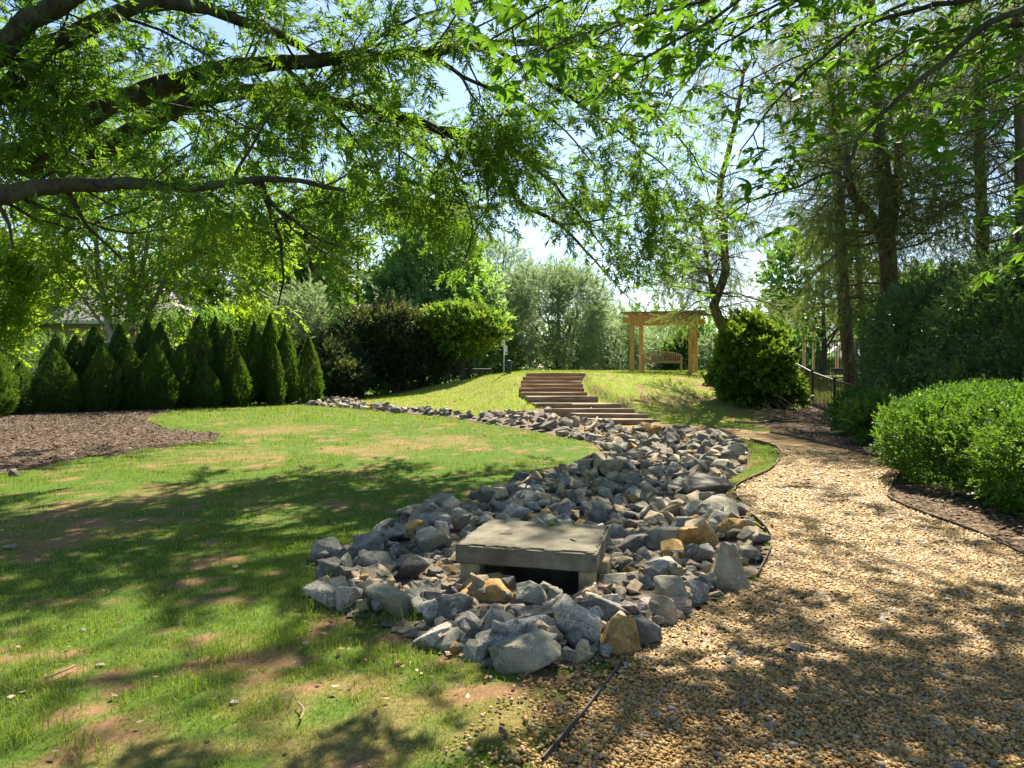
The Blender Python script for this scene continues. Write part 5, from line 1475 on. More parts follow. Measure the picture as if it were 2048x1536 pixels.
# ------------------------------------------------------------------ near tree at the right with large whorled leaves
rn = np.random.default_rng(202)
NX, NY = 7.4, 4.6
ntree = Tree('broadleaf_tree', 'near tree with large whorled leaves hanging in from the upper right', base=(NX, NY, g1(NX, NY)))
hubn = np.array((NX, NY, 4.2))
TP = catmull([(NX, NY, -.2), (NX - .05, NY, 1.5), hubn, (NX - .2, NY + .2, 7.5), (NX - .3, NY + .3, 11)], .4)
ntree.wood(TP, np.linspace(.30, .08, len(TP)), 12)
nl = [
 ([hubn] + px_limb([(2250, -40, 5.3), (2048, 12, 5.4), (1980, 42, 5.45), (1850, 152, 5.5), (1770, 222, 5.6), (1715, 276, 5.6), (1704, 312, 5.65), (1690, 336, 5.7), (1600, 371, 5.8), (1500, 402, 5.9), (1442, 442, 6.0)]), .06, .006),
 ([hubn + (0, 0, .5)] + px_limb([(2200, -60, 6.0), (2000, -10, 6.0), (1870, 12, 6.0), (1720, 52, 6.0), (1650, 112, 6.0), (1580, 172, 6.0), (1530, 232, 6.05), (1480, 302, 6.1)]), .055, .006),
 ([hubn + (0, 0, .9)] + px_limb([(2000, -160, 5.2), (1700, -80, 5.2), (1480, 2, 5.2), (1350, 82, 5.2), (1250, 140, 5.2), (1190, 200, 5.2)]), .055, .006),
 ([hubn + (0, 0, 1.2)] + px_limb([(1900, -260, 4.7), (1500, -150, 4.7), (1250, -60, 4.7), (1080, 20, 4.7), (980, 80, 4.75)]), .05, .006),
 ([hubn + (0, 0, .3)] + px_limb([(2300, 60, 6.8), (2100, 120, 6.9), (1980, 170, 6.9), (1900, 250, 6.9)]), .045, .006),
 ([hubn + (0, 0, .6)] + px_limb([(2100, -120, 7.0), (1800, -60, 7.0), (1560, 20, 7.0), (1400, 130, 7.0), (1330, 230, 7.05)]), .05, .006),
 ([hubn - (0, 0, 1.4)] + px_limb([(2300, 430, 6.4), (2120, 470, 6.5), (2000, 510, 6.6), (1950, 550, 6.6)]), .03, .005),
 ([hubn - (0, 0, 1.2)] + px_limb([(2250, 360, 5.6), (2090, 420, 5.7), (2020, 430, 5.7)]), .025, .005),
 ([hubn + (0, 0, .8)] + px_limb([(2150, -200, 8.0), (1900, -40, 8.2), (1700, 60, 8.4), (1560, 130, 8.5), (1420, 200, 8.6)]), .05, .006),
 ([hubn + (0, 0, .9)] + px_limb([(2000, -260, 7.6), (1650, -120, 7.8), (1400, -20, 8.0), (1220, 60, 8.1), (1060, 110, 8.2)]), .05, .006),
 ([hubn + (0, 0, .2)] + px_limb([(2250, 40, 7.8), (2080, 90, 8.0), (1930, 110, 8.1), (1800, 180, 8.2), (1740, 260, 8.2)]), .045, .006),
 ([hubn + (0, 0, 1.4)] + px_limb([(1800, -330, 6.4), (1450, -200, 6.4), (1200, -80, 6.4), (1020, -10, 6.4), (900, 20, 6.4)]), .05, .006),
 ([hubn + (0, 0, .2)] + px_limb([(2300, 140, 5.2), (2120, 170, 5.3), (2020, 220, 5.3), (1930, 330, 5.4)]), .04, .005),
 ([hubn + (0, 0, .7)] + px_limb([(2050, -200, 6.6), (1780, -100, 6.7), (1600, -10, 6.8), (1480, 40, 6.8), (1330, 120, 6.9), (1280, 190, 6.9)]), .045, .005),
 ([hubn + (0, 0, 2.2)] + [np.array(p) for p in ((6.2, 7.5, 8.0), (5.0, 9.5, 8.6), (3.6, 11.0, 8.6), (2.2, 12.2, 8.2))], .07, .01),  # overhead limbs out of view, added to throw shade on path and foreground
 ([hubn + (0, 0, 2.6)] + [np.array(p) for p in ((6.8, 8, 9.2), (6.0, 10.5, 10), (5.0, 12.8, 10), (4.0, 14.4, 9.6))], .07, .01),
 ([hubn + (0, 0, 2.4)] + [np.array(p) for p in ((5.6, 6.2, 8.6), (3.6, 8.0, 9.6), (1.6, 9.2, 10), (-.4, 10, 9.8))], .07, .01),
 ([hubn + (0, 0, 2.8)] + [np.array(p) for p in ((6.6, 7.4, 9.0), (5.6, 9.4, 9.8), (4.4, 11.4, 9.8), (3.0, 13.0, 9.4))], .07, .01),
 ([hubn + (0, 0, 3.0)] + [np.array(p) for p in ((6.2, 6.6, 9.4), (4.6, 8.2, 10.2), (2.8, 9.8, 10.4), (1.0, 11.2, 10))], .07, .01),
 ([hubn + (0, 0, 2.6)] + [np.array(p) for p in ((7.0, 7.6, 8.6), (6.8, 10, 9.4), (6.4, 12, 9.4))], .07, .01),
 ([hubn + (0, 0, 3.4)] + [np.array(p) for p in ((6.8, 8.4, 9.8), (6.2, 11.8, 10.6), (5.6, 14.6, 10.8), (5.0, 17, 10.6))], .08, .01),
 ([hubn + (0, 0, 3.6)] + [np.array(p) for p in ((7.2, 8.6, 10), (7.2, 12, 11), (6.8, 15, 11.2), (6.6, 17.6, 10.8))], .08, .01),
 ([hubn + (0, 0, 3.3)] + [np.array(p) for p in ((6.0, 8.4, 10), (4.8, 11.6, 10.8), (4.0, 14.4, 10.8), (3.4, 16.4, 10.4))], .08, .01),
 ([hubn + (0, 0, 3.2)] + [np.array(p) for p in ((5.6, 7.4, 10), (3.8, 10.4, 11), (2.2, 13.0, 11))], .07, .01),
 ([hubn + (0, 0, 1.0)] + px_limb([(1900, -160, 5.8), (1600, -60, 5.8), (1380, 10, 5.8), (1180, 60, 5.8), (1060, 120, 5.8)]), .05, .006),
 ([hubn + (0, 0, .4)] + px_limb([(2200, 10, 6.2), (2060, 50, 6.3), (1900, 60, 6.4), (1780, 120, 6.4), (1640, 220, 6.5)]), .05, .006),
 ([hubn + (0, 0, 2.0)] + [np.array(p) for p in ((5.0, 5.4, 7.6), (3.0, 6.4, 8.6), (1.0, 7.0, 9.0), (-1.0, 7.4, 8.8))], .07, .01),  # more unseen high limbs, put in for the shade they cast below
 ([hubn + (0, 0, 1.8)] + [np.array(p) for p in ((5.5, 6.0, 7.2), (3.6, 7.0, 7.8), (1.8, 7.6, 7.6))], .06, .01),
 ([hubn + (0, 0, 1.5)] + [np.array(p) for p in ((5.8, 4.2, 6.6), (4.2, 4.0, 7.2), (2.2, 4.2, 7.2), (0.6, 4.6, 6.8))], .06, .01),
 ([hubn + (0, 0, 2.5)] + [np.array(p) for p in ((6.5, 7, 8.5), (5.6, 9, 9.2), (4.6, 10.6, 9.0))], .06, .01),
]
for pts, ra, rb in nl:
    P = catmull(pts, 0.15); P[1:-1] += rn.normal(0, .01, (len(P) - 2, 3))
    ntree.wood(P, np.linspace(ra, rb, len(P)), 7)
    L = np.sum(np.linalg.norm(np.diff(P, axis=0), axis=1)); st = .22
    k = int(L * (1 - st) / .13)
    for q in range(k):
        f = st + (1 - st) * (q + rn.random()) / k; i = min(len(P) - 2, int(f * (len(P) - 1)))
        D = side_dirs(unit(P[i + 1] - P[i]), rn, (35, 70), -0.05, .8)
        ll = rn.uniform(.35, 1.0) * (1 - .4 * f)
        P2, R2 = grow(P[i], D, ll, .007, rn, .45, -0.12, 3); ntree.wood(P2, R2, 3)
        ntree.C.append(P2[-1]); ntree.A.append(unit(P2[-1] - P2[-2]))
        for f2 in (.45, .7):
            j = int(f2 * 3); D3 = side_dirs(unit(P2[j + 1] - P2[j]), rn, (35, 65), -.05)
            P3, R3 = grow(P2[j], D3, rn.uniform(.12, .32), .004, rn, .4, -.1, 2); ntree.wood(P3, R3, 3)
            ntree.C.append(P3[-1]); ntree.A.append(unit(P3[-1] - P3[-2]))
    ntree.C.append(P[-1]); ntree.A.append(unit(P[-1] - P[-2]))
# curved, folded leaf, 12 triangles
lt = np.array((0, .28, .6, .85, 1.0)); lw = np.array((.02, .42, .48, .24, .0)); lz = -0.10 * lt ** 2
LV = []
for t_, w_, z_ in zip(lt, lw, lz): LV += [(t_, w_ * .36, z_ + w_ * .07), (t_, 0, z_), (t_, -w_ * .36, z_ + w_ * .07)]
LV = np.array(LV); LF = []
for k in range(4):
    a = k * 3; LF += [[a, a + 1, a + 4, a + 3], [a + 1, a + 2, a + 5, a + 4]]
LF = np.array(LF)
mats4 = []; tin = []
for C, A in zip(ntree.C, ntree.A):
    if C[2] < 2.4: continue
    if 730 - (C[2] - EYE) / C[1] * F < -90 and rn.random() < .3: continue
    k = rn.integers(5, 8); ph0 = rn.uniform(0, 6.28); tb = rn.normal(.4, .2)
    U = unit(np.array((0, 0, 1.0)) + rn.normal(0, .25, 3)); X = unit(A - U * np.dot(A, U)); Yv = np.cross(U, X)
    for q in range(k):
        ph = (q / k - .5) * 4.6 + rn.normal(0, .15)
        d = unit(X * math.cos(ph) + Yv * math.sin(ph) + U * rn.normal(-.28, .2))
        Nn = unit(U + rn.normal(0, .25, 3)); Sn = unit(np.cross(Nn, d)); Nn = np.cross(d, Sn)
        L = rn.uniform(.09, .17)
        m4 = Matrix(((d[0] * L, Sn[0] * L, Nn[0] * L, C[0]), (d[1] * L, Sn[1] * L, Nn[1] * L, C[1]), (d[2] * L, Sn[2] * L, Nn[2] * L, C[2]), (0, 0, 0, 1)))
        mats4.append((m4, L, C)); tin.append(min(1, max(0, tb + rn.normal(0, .12))))
def vis_score(q):
    m4, L, C = q
    px = 1024 + C[0] / C[1] * F; py = 730 - (C[2] - EYE) / C[1] * F
    return L / C[1] if (20 < px < 2028 and 10 < py < 1000) else 0
order = sorted(range(len(mats4)), key=lambda k: -vis_score(mats4[k]))
lmesh = []
for t_ in (.1, .3, .5, .7, .9):
    G = Geo(); G.add(LV, LF, t_, 0, True); lmesh.append(G.mesh('leaf', M['hick_leaf']))
for k in order[:300]:
    o = bpy.data.objects.new('leaf', lmesh[min(4, int(tin[k] * 5))]); COL.objects.link(o); o.parent = ntree.root
    o.matrix_parent_inverse = Matrix.Translation(ntree.root.location).inverted(); o.matrix_basis = mats4[k][0]
LV2 = np.array([(0, 0, 0), (.45, .17, .02), (.5, 0, -.03), (.45, -.17, .02), (1, 0, -.1)]); LF2 = np.array([[0, 2, 4, 1], [0, 3, 4, 2]])
G = Geo(); rest = order[300:]
MM = np.array([np.array(mats4[k][0]) for k in rest])
Vv = np.einsum('nij,vj->nvi', MM[:, :3, :3], LV2) + MM[:, None, :3, 3]
G.add(Vv.reshape(-1, 3), (LF2[None] + (np.arange(len(rest)) * len(LV2))[:, None, None]).reshape(-1, 4), np.repeat(np.array([tin[k] for k in rest]), len(LF2)), 0, True)
o = G.build('crown', M['hick_leaf'], ntree.root); o['kind'] = 'stuff'
ntree.W.build('trunk', M['bark'], ntree.root)
print('near leaves', len(mats4))

# ------------------------------------------------------------------ birch clump behind the hedge
rb_ = np.random.default_rng(303)
by = 31.0
b0 = at(255, 790, by)
birch = Tree('birch_tree', 'multi stemmed birch with mottled pale bark behind the hedge', base=(b0[0], b0[1], g1(b0[0], b0[1])))
bz = g1(b0[0], b0[1]) - .1
def bl(l, y=by): return [at(a, b, y + dy) for a, b, dy in l]
bst = [
 ([np.array((b0[0] - .3, by, bz))] + bl([(226, 690, 0), (212, 620, 0), (200, 560, 0), (192, 480, -.2), (196, 400, -.4), (180, 320, -.6)]), .21, .04),
 ([np.array((b0[0] + .1, by + .3, bz))] + bl([(262, 680, .3), (264, 620, .3), (268, 560, .3), (262, 490, .5), (270, 400, .8), (285, 320, 1.0)]), .24, .04),
 (bl([(266, 600, .3), (285, 540, .3), (295, 470, .2), (300, 390, .2)]), .12, .03),
 ([np.array((b0[0] + .5, by, bz))] + bl([(286, 690, 0), (305, 610, 0), (330, 560, 0), (350, 500, 0), (372, 440, -.2), (390, 370, -.4)]), .19, .03),
 (bl([(205, 650, 0), (160, 590, -.4), (110, 540, -.8), (60, 490, -1.2), (10, 460, -1.4)]), .07, .015),
 (bl([(208, 600, 0), (150, 540, .5), (100, 480, .8), (70, 420, 1.0)]), .06, .015),
 (bl([(320, 585, 0), (390, 560, -.4), (450, 550, -.8), (520, 560, -1.2)]), .05, .012),
 (bl([(335, 545, 0), (420, 500, .4), (500, 470, .6), (570, 470, .8)]), .05, .012),
 (bl([(200, 520, 0), (130, 440, -.4), (60, 380, -.6)]), .05, .012),
 (bl([(350, 480, 0), (430, 420, 0), (500, 390, .2)]), .05, .012),
]
limb_tree(birch, bst, rb_, l2=(1.6, 3.6), sp2=.40, l3=(.7, 1.5), sp3=.30, spray=.22, start=.22, up2=.15, droop3=-.2, wig=.22)
birch.finish('birch', M['birch_leaf'], M['birch_bark'], rb_, (1.0, 1.6), 1.0, .6, filt=lambda C: C[:, 2] > 2.4)

# ------------------------------------------------------------------ arborvitae hedge
ra = np.random.default_rng(404)
def arb_mesh(seed, n, lumps):
    r = np.random.default_rng(seed)
    # unit plant: height 1, radius about 0.2; lumps = (x, y, top, radius)
    C = []; A = []; SZ = []
    for (lx, ly, top, rad) in lumps:
        k = int(n * (top * rad) / sum(q[2] * q[3] for q in lumps))
        z = top * (1 - (1 - r.random(k)) ** 0.62) ; z = top * r.random(k) ** 0.9
        t = z / top
        prof = rad * np.minimum(1, (0.62 + 1.6 * t)) * (1 - np.clip((t - .22) / .78, 0, 1) ** (1.6 + .28 * (seed % 3)))
        ph = r.uniform(0, 2 * math.pi, k)
        bump_ = 1 + 0.55 * (fbm(ph * 1.2 + lx * 9, z * 7, .32, 3, seed) - .5)
        rr = prof * bump_ * r.uniform(.82, 1.05, k)
        SZ.append((1 - .55 * t) * r.uniform(.24, .40, k))
        C.append(np.stack([lx + rr * np.cos(ph), ly + rr * np.sin(ph), z], -1))
        A.append(unit(np.stack([np.cos(ph) * .6 * (1 - t), np.sin(ph) * .6 * (1 - t), np.full(k, .75)], -1) + r.normal(0, .22, (k, 3)) * (1 - .6 * t)[:, None]))
    C = np.vstack(C); A = np.vstack(A)
    G = Geo(); place(G, PR['arb'], C, A, np.concatenate(SZ), np.clip(r.normal(.4, .2, len(C)), 0, 1), r, .6, .8)
    W = Geo(); W.tube([(0, 0, -.03), (0, 0, .3), (0, 0, .7)], [.022, .016, .006], 6)
    # dense inner twigs so that no light shows through the heart of the plant
    for (lx, ly, top, rad) in lumps:
        for q in range(46):
            z = r.uniform(.02, .85) * top; ph = r.uniform(0, 6.28); pr_ = rad * min(1, .62 + 1.6 * z / top) * (1 - max(0, (z / top - .32) / .68) ** 1.55) * .8
            W.tube([(lx, ly, z), (lx + pr_ * .6 * math.cos(ph), ly + pr_ * .6 * math.sin(ph), z + .03), (lx + pr_ * math.cos(ph), ly + pr_ * math.sin(ph), z + .09)], [.008, .006, .002], 3)
    return G.mesh('crown', M['arb_leaf']), W.mesh('stems', M['twig'])
ARB = [arb_mesh(1, 4600, [(0, 0, 1, .175)]), arb_mesh(2, 5200, [(0, 0, 1, .165), (.11, -.06, .62, .13), (-.1, .02, .7, .12)]), arb_mesh(3, 5200, [(0, 0, 1, .17), (-.12, -.05, .66, .15), (.08, .07, .85, .12)]), arb_mesh(4, 4800, [(0, 0, 1, .20), (.13, -.03, .78, .14)])]
arbs = [(-40, 655, 862, 22, 3, 1.3), (40, 720, 838, 23.0, 3, 1.5), (115, 664, 822, 25, 2, 1.25), (108, 700, 826, 23.6, 3, 1.35), (152, 668, 818, 25.5, 0, 1.0), (198, 652, 814, 26, 0, 1.05), (205, 690, 816, 24.6, 3, 1.15), (238, 655, 812, 26.0, 0, 1.05), (262, 690, 812, 25.2, 1, 1.15),
        (290, 642, 808, 27.4, 2, 1.1), (318, 652, 808, 27.0, 1, 1.0), (305, 690, 814, 25.4, 3, 1.2), (352, 690, 812, 26.0, 3, 1.1), (396, 636, 806, 27.0, 1, 1.05), (425, 640, 806, 27.8, 0, .95), (408, 722, 808, 26.2, 3, 1.1), (460, 646, 804, 27.6, 2, .95), (478, 706, 806, 27.0, 3, 1.0), (518, 644, 802, 28.6, 0, .95),
        (545, 630, 800, 29.0, 0, .9), (550, 694, 803, 28.2, 1, .9), (575, 660, 800, 29.0, 0, .9), (618, 668, 800, 30.0, 0, .95)]
where = ['cut off by the left picture edge', 'broad and low, second from the left edge', 'third from the left edge with a peaked top', 'low and wide before the third peak', 'slim, left of the birch trunk', 'tall pointed, just left of the birch trunk', 'low, in front of the birch trunk', 'pointed, right of the birch trunk', 'low and shaggy, right of the birch trunk',
         'tall, directly below the birch fork', 'rounded peak below the birch fork', 'wide and low in the middle of the hedge', 'rounded, right of the hedge middle', 'tallest peak right of the hedge middle', 'slim peak beside the tallest', 'short round one at the foot of the tallest', 'pointed, third peak of the right half', 'bulging low one at the right half front',
         'narrow, near the right end', 'tallest and narrowest near the right end', 'low one below the narrowest peak', 'rounded, second from the right end', 'solitary column at the right end of the hedge']
for (px, yt, yb, Y, k, wd), wh in zip(arbs, where):
    p = at(px, 790, Y); bz = g1(p[0], p[1]); top = at(px, yt, Y)[2]; H = top - bz
    root = empty('arborvitae', (p[0], p[1], bz), ra.uniform(0, 6.28)); tag(root, 'dark green arborvitae ' + wh, 'arborvitae', 'arborvitae hedge along the mulch bed')
    q_ = ra.uniform(.92, 1.18); root.scale = (H * wd * q_, H * wd * q_ * ra.uniform(.9, 1.1), H * ra.uniform(.94, 1.05)); root.rotation_euler = (ra.normal(0, .035), ra.normal(0, .035), ra.uniform(0, 6.28))
    for nm, me in zip(('crown', 'stems'), ARB[k]):
        o = bpy.data.objects.new(nm, me); COL.objects.link(o); o.parent = root
# clipped hedge and mixed greenery behind it
rh = np.random.default_rng(55)
c = at(40, 720, 33.5)
bush('clipped_hedge', 'grey green clipped hedge behind the leftmost arborvitae', [((c[0] + q, 33.5, 1.35), (1.5, .8, 1.75)) for q in (-6, -4.2, -2.4, -.6, 1.2)], 3600, 'shrub', M['far_leaf'], rh, (.5, .8), jag=.05, upb=.1)
for (px, Y, top, w, leaf, pro, n, lab, k) in ((420, 34, 610, 1.6, 'far_leaf', 'shrub', 1500, 'dark leafy shrub rising behind the hedge middle', 5), (600, 35.5, 560, 1.9, 'willow_leaf', 'willow', 1100, 'silvery green shrub behind the right end of the hedge', 5),
                               (345, 33, 615, 1.2, 'far_leaf', 'shrub', 900, 'bluish green shrub beside the birch stems', 4), (500, 36, 590, 2.0, 'birch_leaf', 'birch', 1300, 'yellow green shrub filling behind the hedge', 5)):
    c = at(px, 700, Y); bz = g1(c[0], c[1]); tz = at(px, top, Y)[2]
    bush('garden_shrub', lab, lumpy((c[0], Y, (bz + tz) / 2), w, w * .8, (tz - bz) / 2, k, rh), n, pro, M[leaf], rh, (.9, 1.4), group='shrubs behind the hedge')
# ------------------------------------------------------------------ trees and shrubs left of the steps
rc = np.random.default_rng(606)
def broadtree(name, label, px, Y, ytop, w, cb, n, pro, leaf, r, group=None, lumps=9, scale=(1.0, 1.5), bark='bark', tr=.16, depth=.85, cone=False, tint=None, jag=.25, size=(.3, .5), fl=None):
    """px: pixel column, Y: distance, ytop: pixel row of the top, w: crown half width in metres, cb: crown base height above its ground"""
    p = at(px, 760, Y); bz = g1(p[0], p[1]); tz = at(px, ytop, Y)[2]
    root = empty(name, (p[0], p[1], bz)); tag(root, label, 'tree', group)
    zc = (bz + cb + tz) / 2; hz = (tz - bz - cb) / 2
    if cone:
        ell = []
        for q in range(7):
            f = q / 6.0; s = w * (1.0 - .80 * f ** 1.4); ell.append(((p[0], Y, bz + cb + .7 + (2 * hz - 1.4) * f), (s, s * depth, max(.9, hz * .30))))
        for q in range(lumps):
            f = r.random(); s = w * (1 - .8 * f ** 1.4); a = r.uniform(0, 6.28); ell.append(((p[0] + .8 * s * math.cos(a), Y + .8 * s * math.sin(a) * depth, bz + cb + .6 + (2 * hz - 1.2) * f), np.array((.34, .34, .26)) * (w * .5 + s * .5)))
    else: ell = lumpy((p[0], Y, zc), w, w * depth, hz, lumps, r, size)
    C, A = crown_blob(n, ell, r, jag, (.62, 1.05), flatbottom=(bz + max(.1, cb - .6)) if fl is None else fl)
    t = np.clip(r.normal(.42, .18, len(C)), 0, 1) if tint is None else tint(C, r, tz)
    G = Geo(); place(G, PR[pro], C, A, r.uniform(*scale, len(C)), t, r, 1.0, .6)
    link('crown', G.mesh('crown', leaf), root)
    W = Geo(); T0 = catmull([(p[0], Y, bz - .2), (p[0] + r.normal(0, .08), Y, bz + cb * .6), (p[0] + r.normal(0, .15), Y, zc), (p[0], Y, tz - .5)], .5)
    W.tube(T0, np.linspace(tr, tr * .15, len(T0)), 8)
    for (c, s) in ell[1:]:
        i = int(len(T0) * r.uniform(.2, .55)); q = catmull([T0[i], (T0[i] + np.array(c)) / 2 + np.array((0, 0, -.15 * w)), c], .4); W.tube(q, np.linspace(tr * .4, tr * .08, len(q)), 5)
        for _ in range(3):
            P2, R2 = grow(q[len(q) // 2], unit(r.normal(0, 1, 3) + (0, 0, .3)), float(np.mean(s)) * .9, tr * .15, r); W.tube(P2, R2, 4)
    link('trunk', W.mesh('trunk', M[bark]), root)
    return root
broadtree('dense_tree', 'big dense cone shaped green tree left of the steps', 872, 43, 395, 4.7, .3, 7500, 'broad', M['magnolia_leaf'], rc, cone=True, lumps=22, scale=(.9, 1.5), fl=.2)
def tips_tint(C, r, tz):
    t = np.clip(r.normal(.40, .16, len(C)), 0, .8)
    hot = (r.random(len(C)) < .45) & (C[:, 2] > tz - 2.2)
    return np.where(hot, r.uniform(.85, 1, len(C)), t)
broadtree('maple_tree', 'small rounded maple with yellow leaf tips left of the sign', 925, 36, 600, 2.15, 1.0, 2200, 'maple', M['maple_leaf'], rc, lumps=9, scale=(.8, 1.2), tr=.14, tint=tips_tint)
def bt(C, r):
    t = np.clip(r.normal(.35, .15, len(C)), 0, .75); zt = np.quantile(C[:, 2], .80)
    return np.where((C[:, 2] > zt) & (r.random(len(C)) < .5), r.uniform(.85, 1, len(C)), t)
for (px, Y, top, w, n, lab) in ((660, 34.5, 668, 1.7, 1500, 'dark shrub mass beside the last hedge column'), (720, 36, 600, 2.0, 1700, 'dark shrub with yellow pink shoots, left of the maple'), (790, 36.5, 585, 2.1, 1900, 'tall dark shrub with golden top shoots'), (690, 33.5, 720, 1.2, 900, 'low dark shrub above the creek head'), (845, 37, 640, 1.5, 1200, 'dark shrub between golden shrub and maple')):
    c = at(px, 740, Y); bz = g1(c[0], c[1]); tz = at(px, top, Y)[2]
    bush('dark_shrub', lab, lumpy((c[0], Y, (bz + tz) / 2), w, w * .8, (tz - bz) / 2, 7, rc), n, 'shrub', M['dark_leaf'], rc, (.9, 1.4), group='dark shrubs at the head of the creek', tint=bt, stems=7)
broadtree('willow_tree', 'pale silvery willow rising behind the timber steps', 1112, 46, 500, 3.9, -.8, 6000, 'willow', M['willow_leaf'], rc, lumps=18, scale=(.9, 1.4), depth=.8, fl=-1.5, jag=.35)
broadtree('willow_tree', 'second hazy willow lower at right behind the steps', 1215, 50, 600, 2.9, -1.2, 2600, 'willow', M['willow_leaf'], rc, lumps=9, scale=(.9, 1.4), fl=-2, jag=.3)
for (px, Y, top, w, n, leaf, pro, lab) in (  # hazy ones take the pale willow leaf, so haze is in the colour
    (1320, 64, 645, 4.2, 1500, 'willow_leaf', 'willow', 'hazy pale tree line tree behind the bench'), (1395, 60, 640, 2.6, 1100, 'far_leaf', 'broad', 'dark green far tree right of the pergola'), (1440, 56, 655, 2.4, 900, 'willow_leaf', 'shrub', 'pale bush right of the pergola posts'),
    (1260, 62, 650, 3.0, 1100, 'willow_leaf', 'willow', 'hazy tree left of the pergola posts'),
    (715, 46, 300, 4.6, 5200, 'birch_leaf', 'birchfar', 'tall bright green tree behind the dark shrubs'), (585, 44, 420, 3.6, 3600, 'birch_leaf', 'birchfar', 'loose light green tree behind the right end of the hedge'), (450, 50, 400, 4.6, 3400, 'birch_leaf', 'birchfar', 'light green tree above the grey roof'),
    (60, 40, 470, 3.8, 3000, 'birch_leaf', 'birchfar', 'bright leafy tree at the far left before the house'), (-60, 30, 430, 3.2, 2600, 'birch_leaf', 'birchfar', 'sunlit tree at the left picture edge'), (1010, 60, 440, 3.6, 1900, 'willow_leaf', 'willow', 'tall pale tree between the cone tree and the willow'),
    (1640, 36, 420, 2.8, 800, 'far_leaf', 'broad', 'leafy tree filling behind the leaning cedar'), (1560, 58, 640, 3.2, 1500, 'far_leaf', 'broad', 'far green tree behind the metal fence'), (1690, 66, 600, 4.0, 1600, 'far_leaf', 'broad', 'far tree beyond the play set'), (1850, 50, 520, 5.0, 1700, 'far_leaf', 'broad', 'tall far tree behind the hollies'), (2010, 44, 470, 4.6, 1700, 'far_leaf', 'broad', 'tall far tree at the right picture edge')):
    broadtree('background_tree', lab, px, Y, top, w, -.5 if Y > 50 else .6, n, pro, M[leaf], rc, group='trees in the background', lumps=8, scale=(1.0, 1.6) if Y < 50 else (1.3, 2.0), fl=-3.0 if Y > 50 else .3, jag=.3)
# far wood closing the horizon
G = Geo(); C = []; A = []
for k in range(60):
    az = R(-62 + 124 * k / 59); d = rc.uniform(85, 120); h = rc.uniform(9, 12.5)
    c0 = np.array((math.sin(az) * d, math.cos(az) * d, g1(math.sin(az) * d, math.cos(az) * d) + h * .45))
    c_b, a_b = crown_blob(90, lumpy(c0, h * .7, h * .6, h * .6, 4, rc), rc, .25)
    C.append(c_b); A.append(a_b)
C = np.vstack(C); A = np.vstack(A)
place(G, PR['broad'], C, A, rc.uniform(3.0, 5.0, len(C)), np.clip(rc.normal(.4, .2, len(C)), 0, 1), rc)
tag(G.build('far_wood', M['far_leaf']), 'distant belt of trees closing the horizon', 'woodland', kind='stuff')

# ------------------------------------------------------------------ right side: ivy bush, hollies, boxwoods
rr_ = np.random.default_rng(707)
def P3(px, py, Y): return at(px, py, Y)
ell = [(P3(1498, 772, 22.8), (.78, .75, .85))]
for (a_, b_, w_) in ((1470, 690, .42), (1480, 655, .38), (1462, 730, .40), (1495, 700, .5), (1520, 720, .55), (1450, 760, .36), (1475, 790, .5), (1510, 815, .5), (1545, 800, .55), (1560, 770, .5), (1545, 735, .55), (1580, 800, .42), (1530, 690, .45), (1490, 835, .4), (1555, 830, .42), (1505, 665, .4)):
    ell.append((P3(a_, b_, 22.6 + rr_.normal(0, .4)), np.array((1, 1, 1.1)) * w_ * rr_.uniform(.70, 1.0)))
bush('ivy_bush', 'bright ivy covered bush on the knoll shoulder beside the fence', ell, 4600, 'ivy', M['ivy_leaf'], rr_, (.7, 1.5), jag=.35, stems=12, tvar=.22, base=tuple(P3(1510, 800, 22.8)[:2]))
for (cs, n, lab) in (
    ([(1815, 770, 19.5, 1.15, 1.4), (1835, 690, 20, 1.3, 1.5), (1775, 810, 19, .55, .6)], 2600, 'dark holly behind the small boxwoods near the fence'),
    ([(1900, 720, 16.5, 1.7, 1.9), (1860, 675, 17.5, 1.4, 1.2), (1950, 660, 17, 1.2, 1.0), (1880, 800, 15.5, 1.4, 1.0)], 4600, 'large dark glossy holly behind the big boxwood'),
    ([(2050, 700, 13.5, 1.6, 1.8), (2030, 650, 14.5, 1.3, 1.1), (2120, 660, 13, 1.5, 1.6), (2000, 790, 13.2, 1.1, .9)], 4200, 'dark holly at the right picture edge')):
    bush('holly', lab, [(P3(a, b, y), (w, w * .85, h)) for a, b, y, w, h in cs], n, 'holly', M['holly_leaf'], rr_, (.9, 1.35), group='dark hollies at the right', stems=8, base=tuple(P3(cs[0][0], 800, cs[0][2])[:2]))
for (px, py, Y, w, h, n, lab) in ((1722, 835, 16.5, .62, .5, 1300, 'small loose boxwood nearest the fence'), (1765, 865, 14.3, .68, .52, 1400, 'low boxwood between the fence and the big one')):
    c = P3(px, py, Y); bush('boxwood', lab, lumpy((c[0], Y, g1(c[0], Y) + h * .9), w, w, h, 6, rr_, (.35, .55)), n, 'box', M['box_leaf'], rr_, (1.2, 1.8), group='boxwood hedge along the path', stems=6)
def bxw(name, lab, ell, n, sc):
    bush(name, lab, ell, n, 'box', M['box_leaf'], rr_, sc, group='boxwood hedge along the path', stems=9, jag=.13, upb=.55, shell=(.80, 1.04), tint=lambda C, r: np.clip(r.normal(.45, .18, len(C)), 0, 1))
bxw('boxwood', 'big bright topped boxwood beside the gravel path', [((6.3, 9.6, .58), (1.15, 1.25, .62)), ((6.75, 10.6, .55), (.9, .9, .56)), ((6.8, 8.7, .62), (1.1, 1.0, .64)), ((7.1, 10.4, .66), (1.0, 1.0, .58)), ((5.75, 9.3, .4), (.6, .7, .42)), ((6.3, 8.5, .56), (1.0, .9, .62))], 9500, (.9, 1.4))
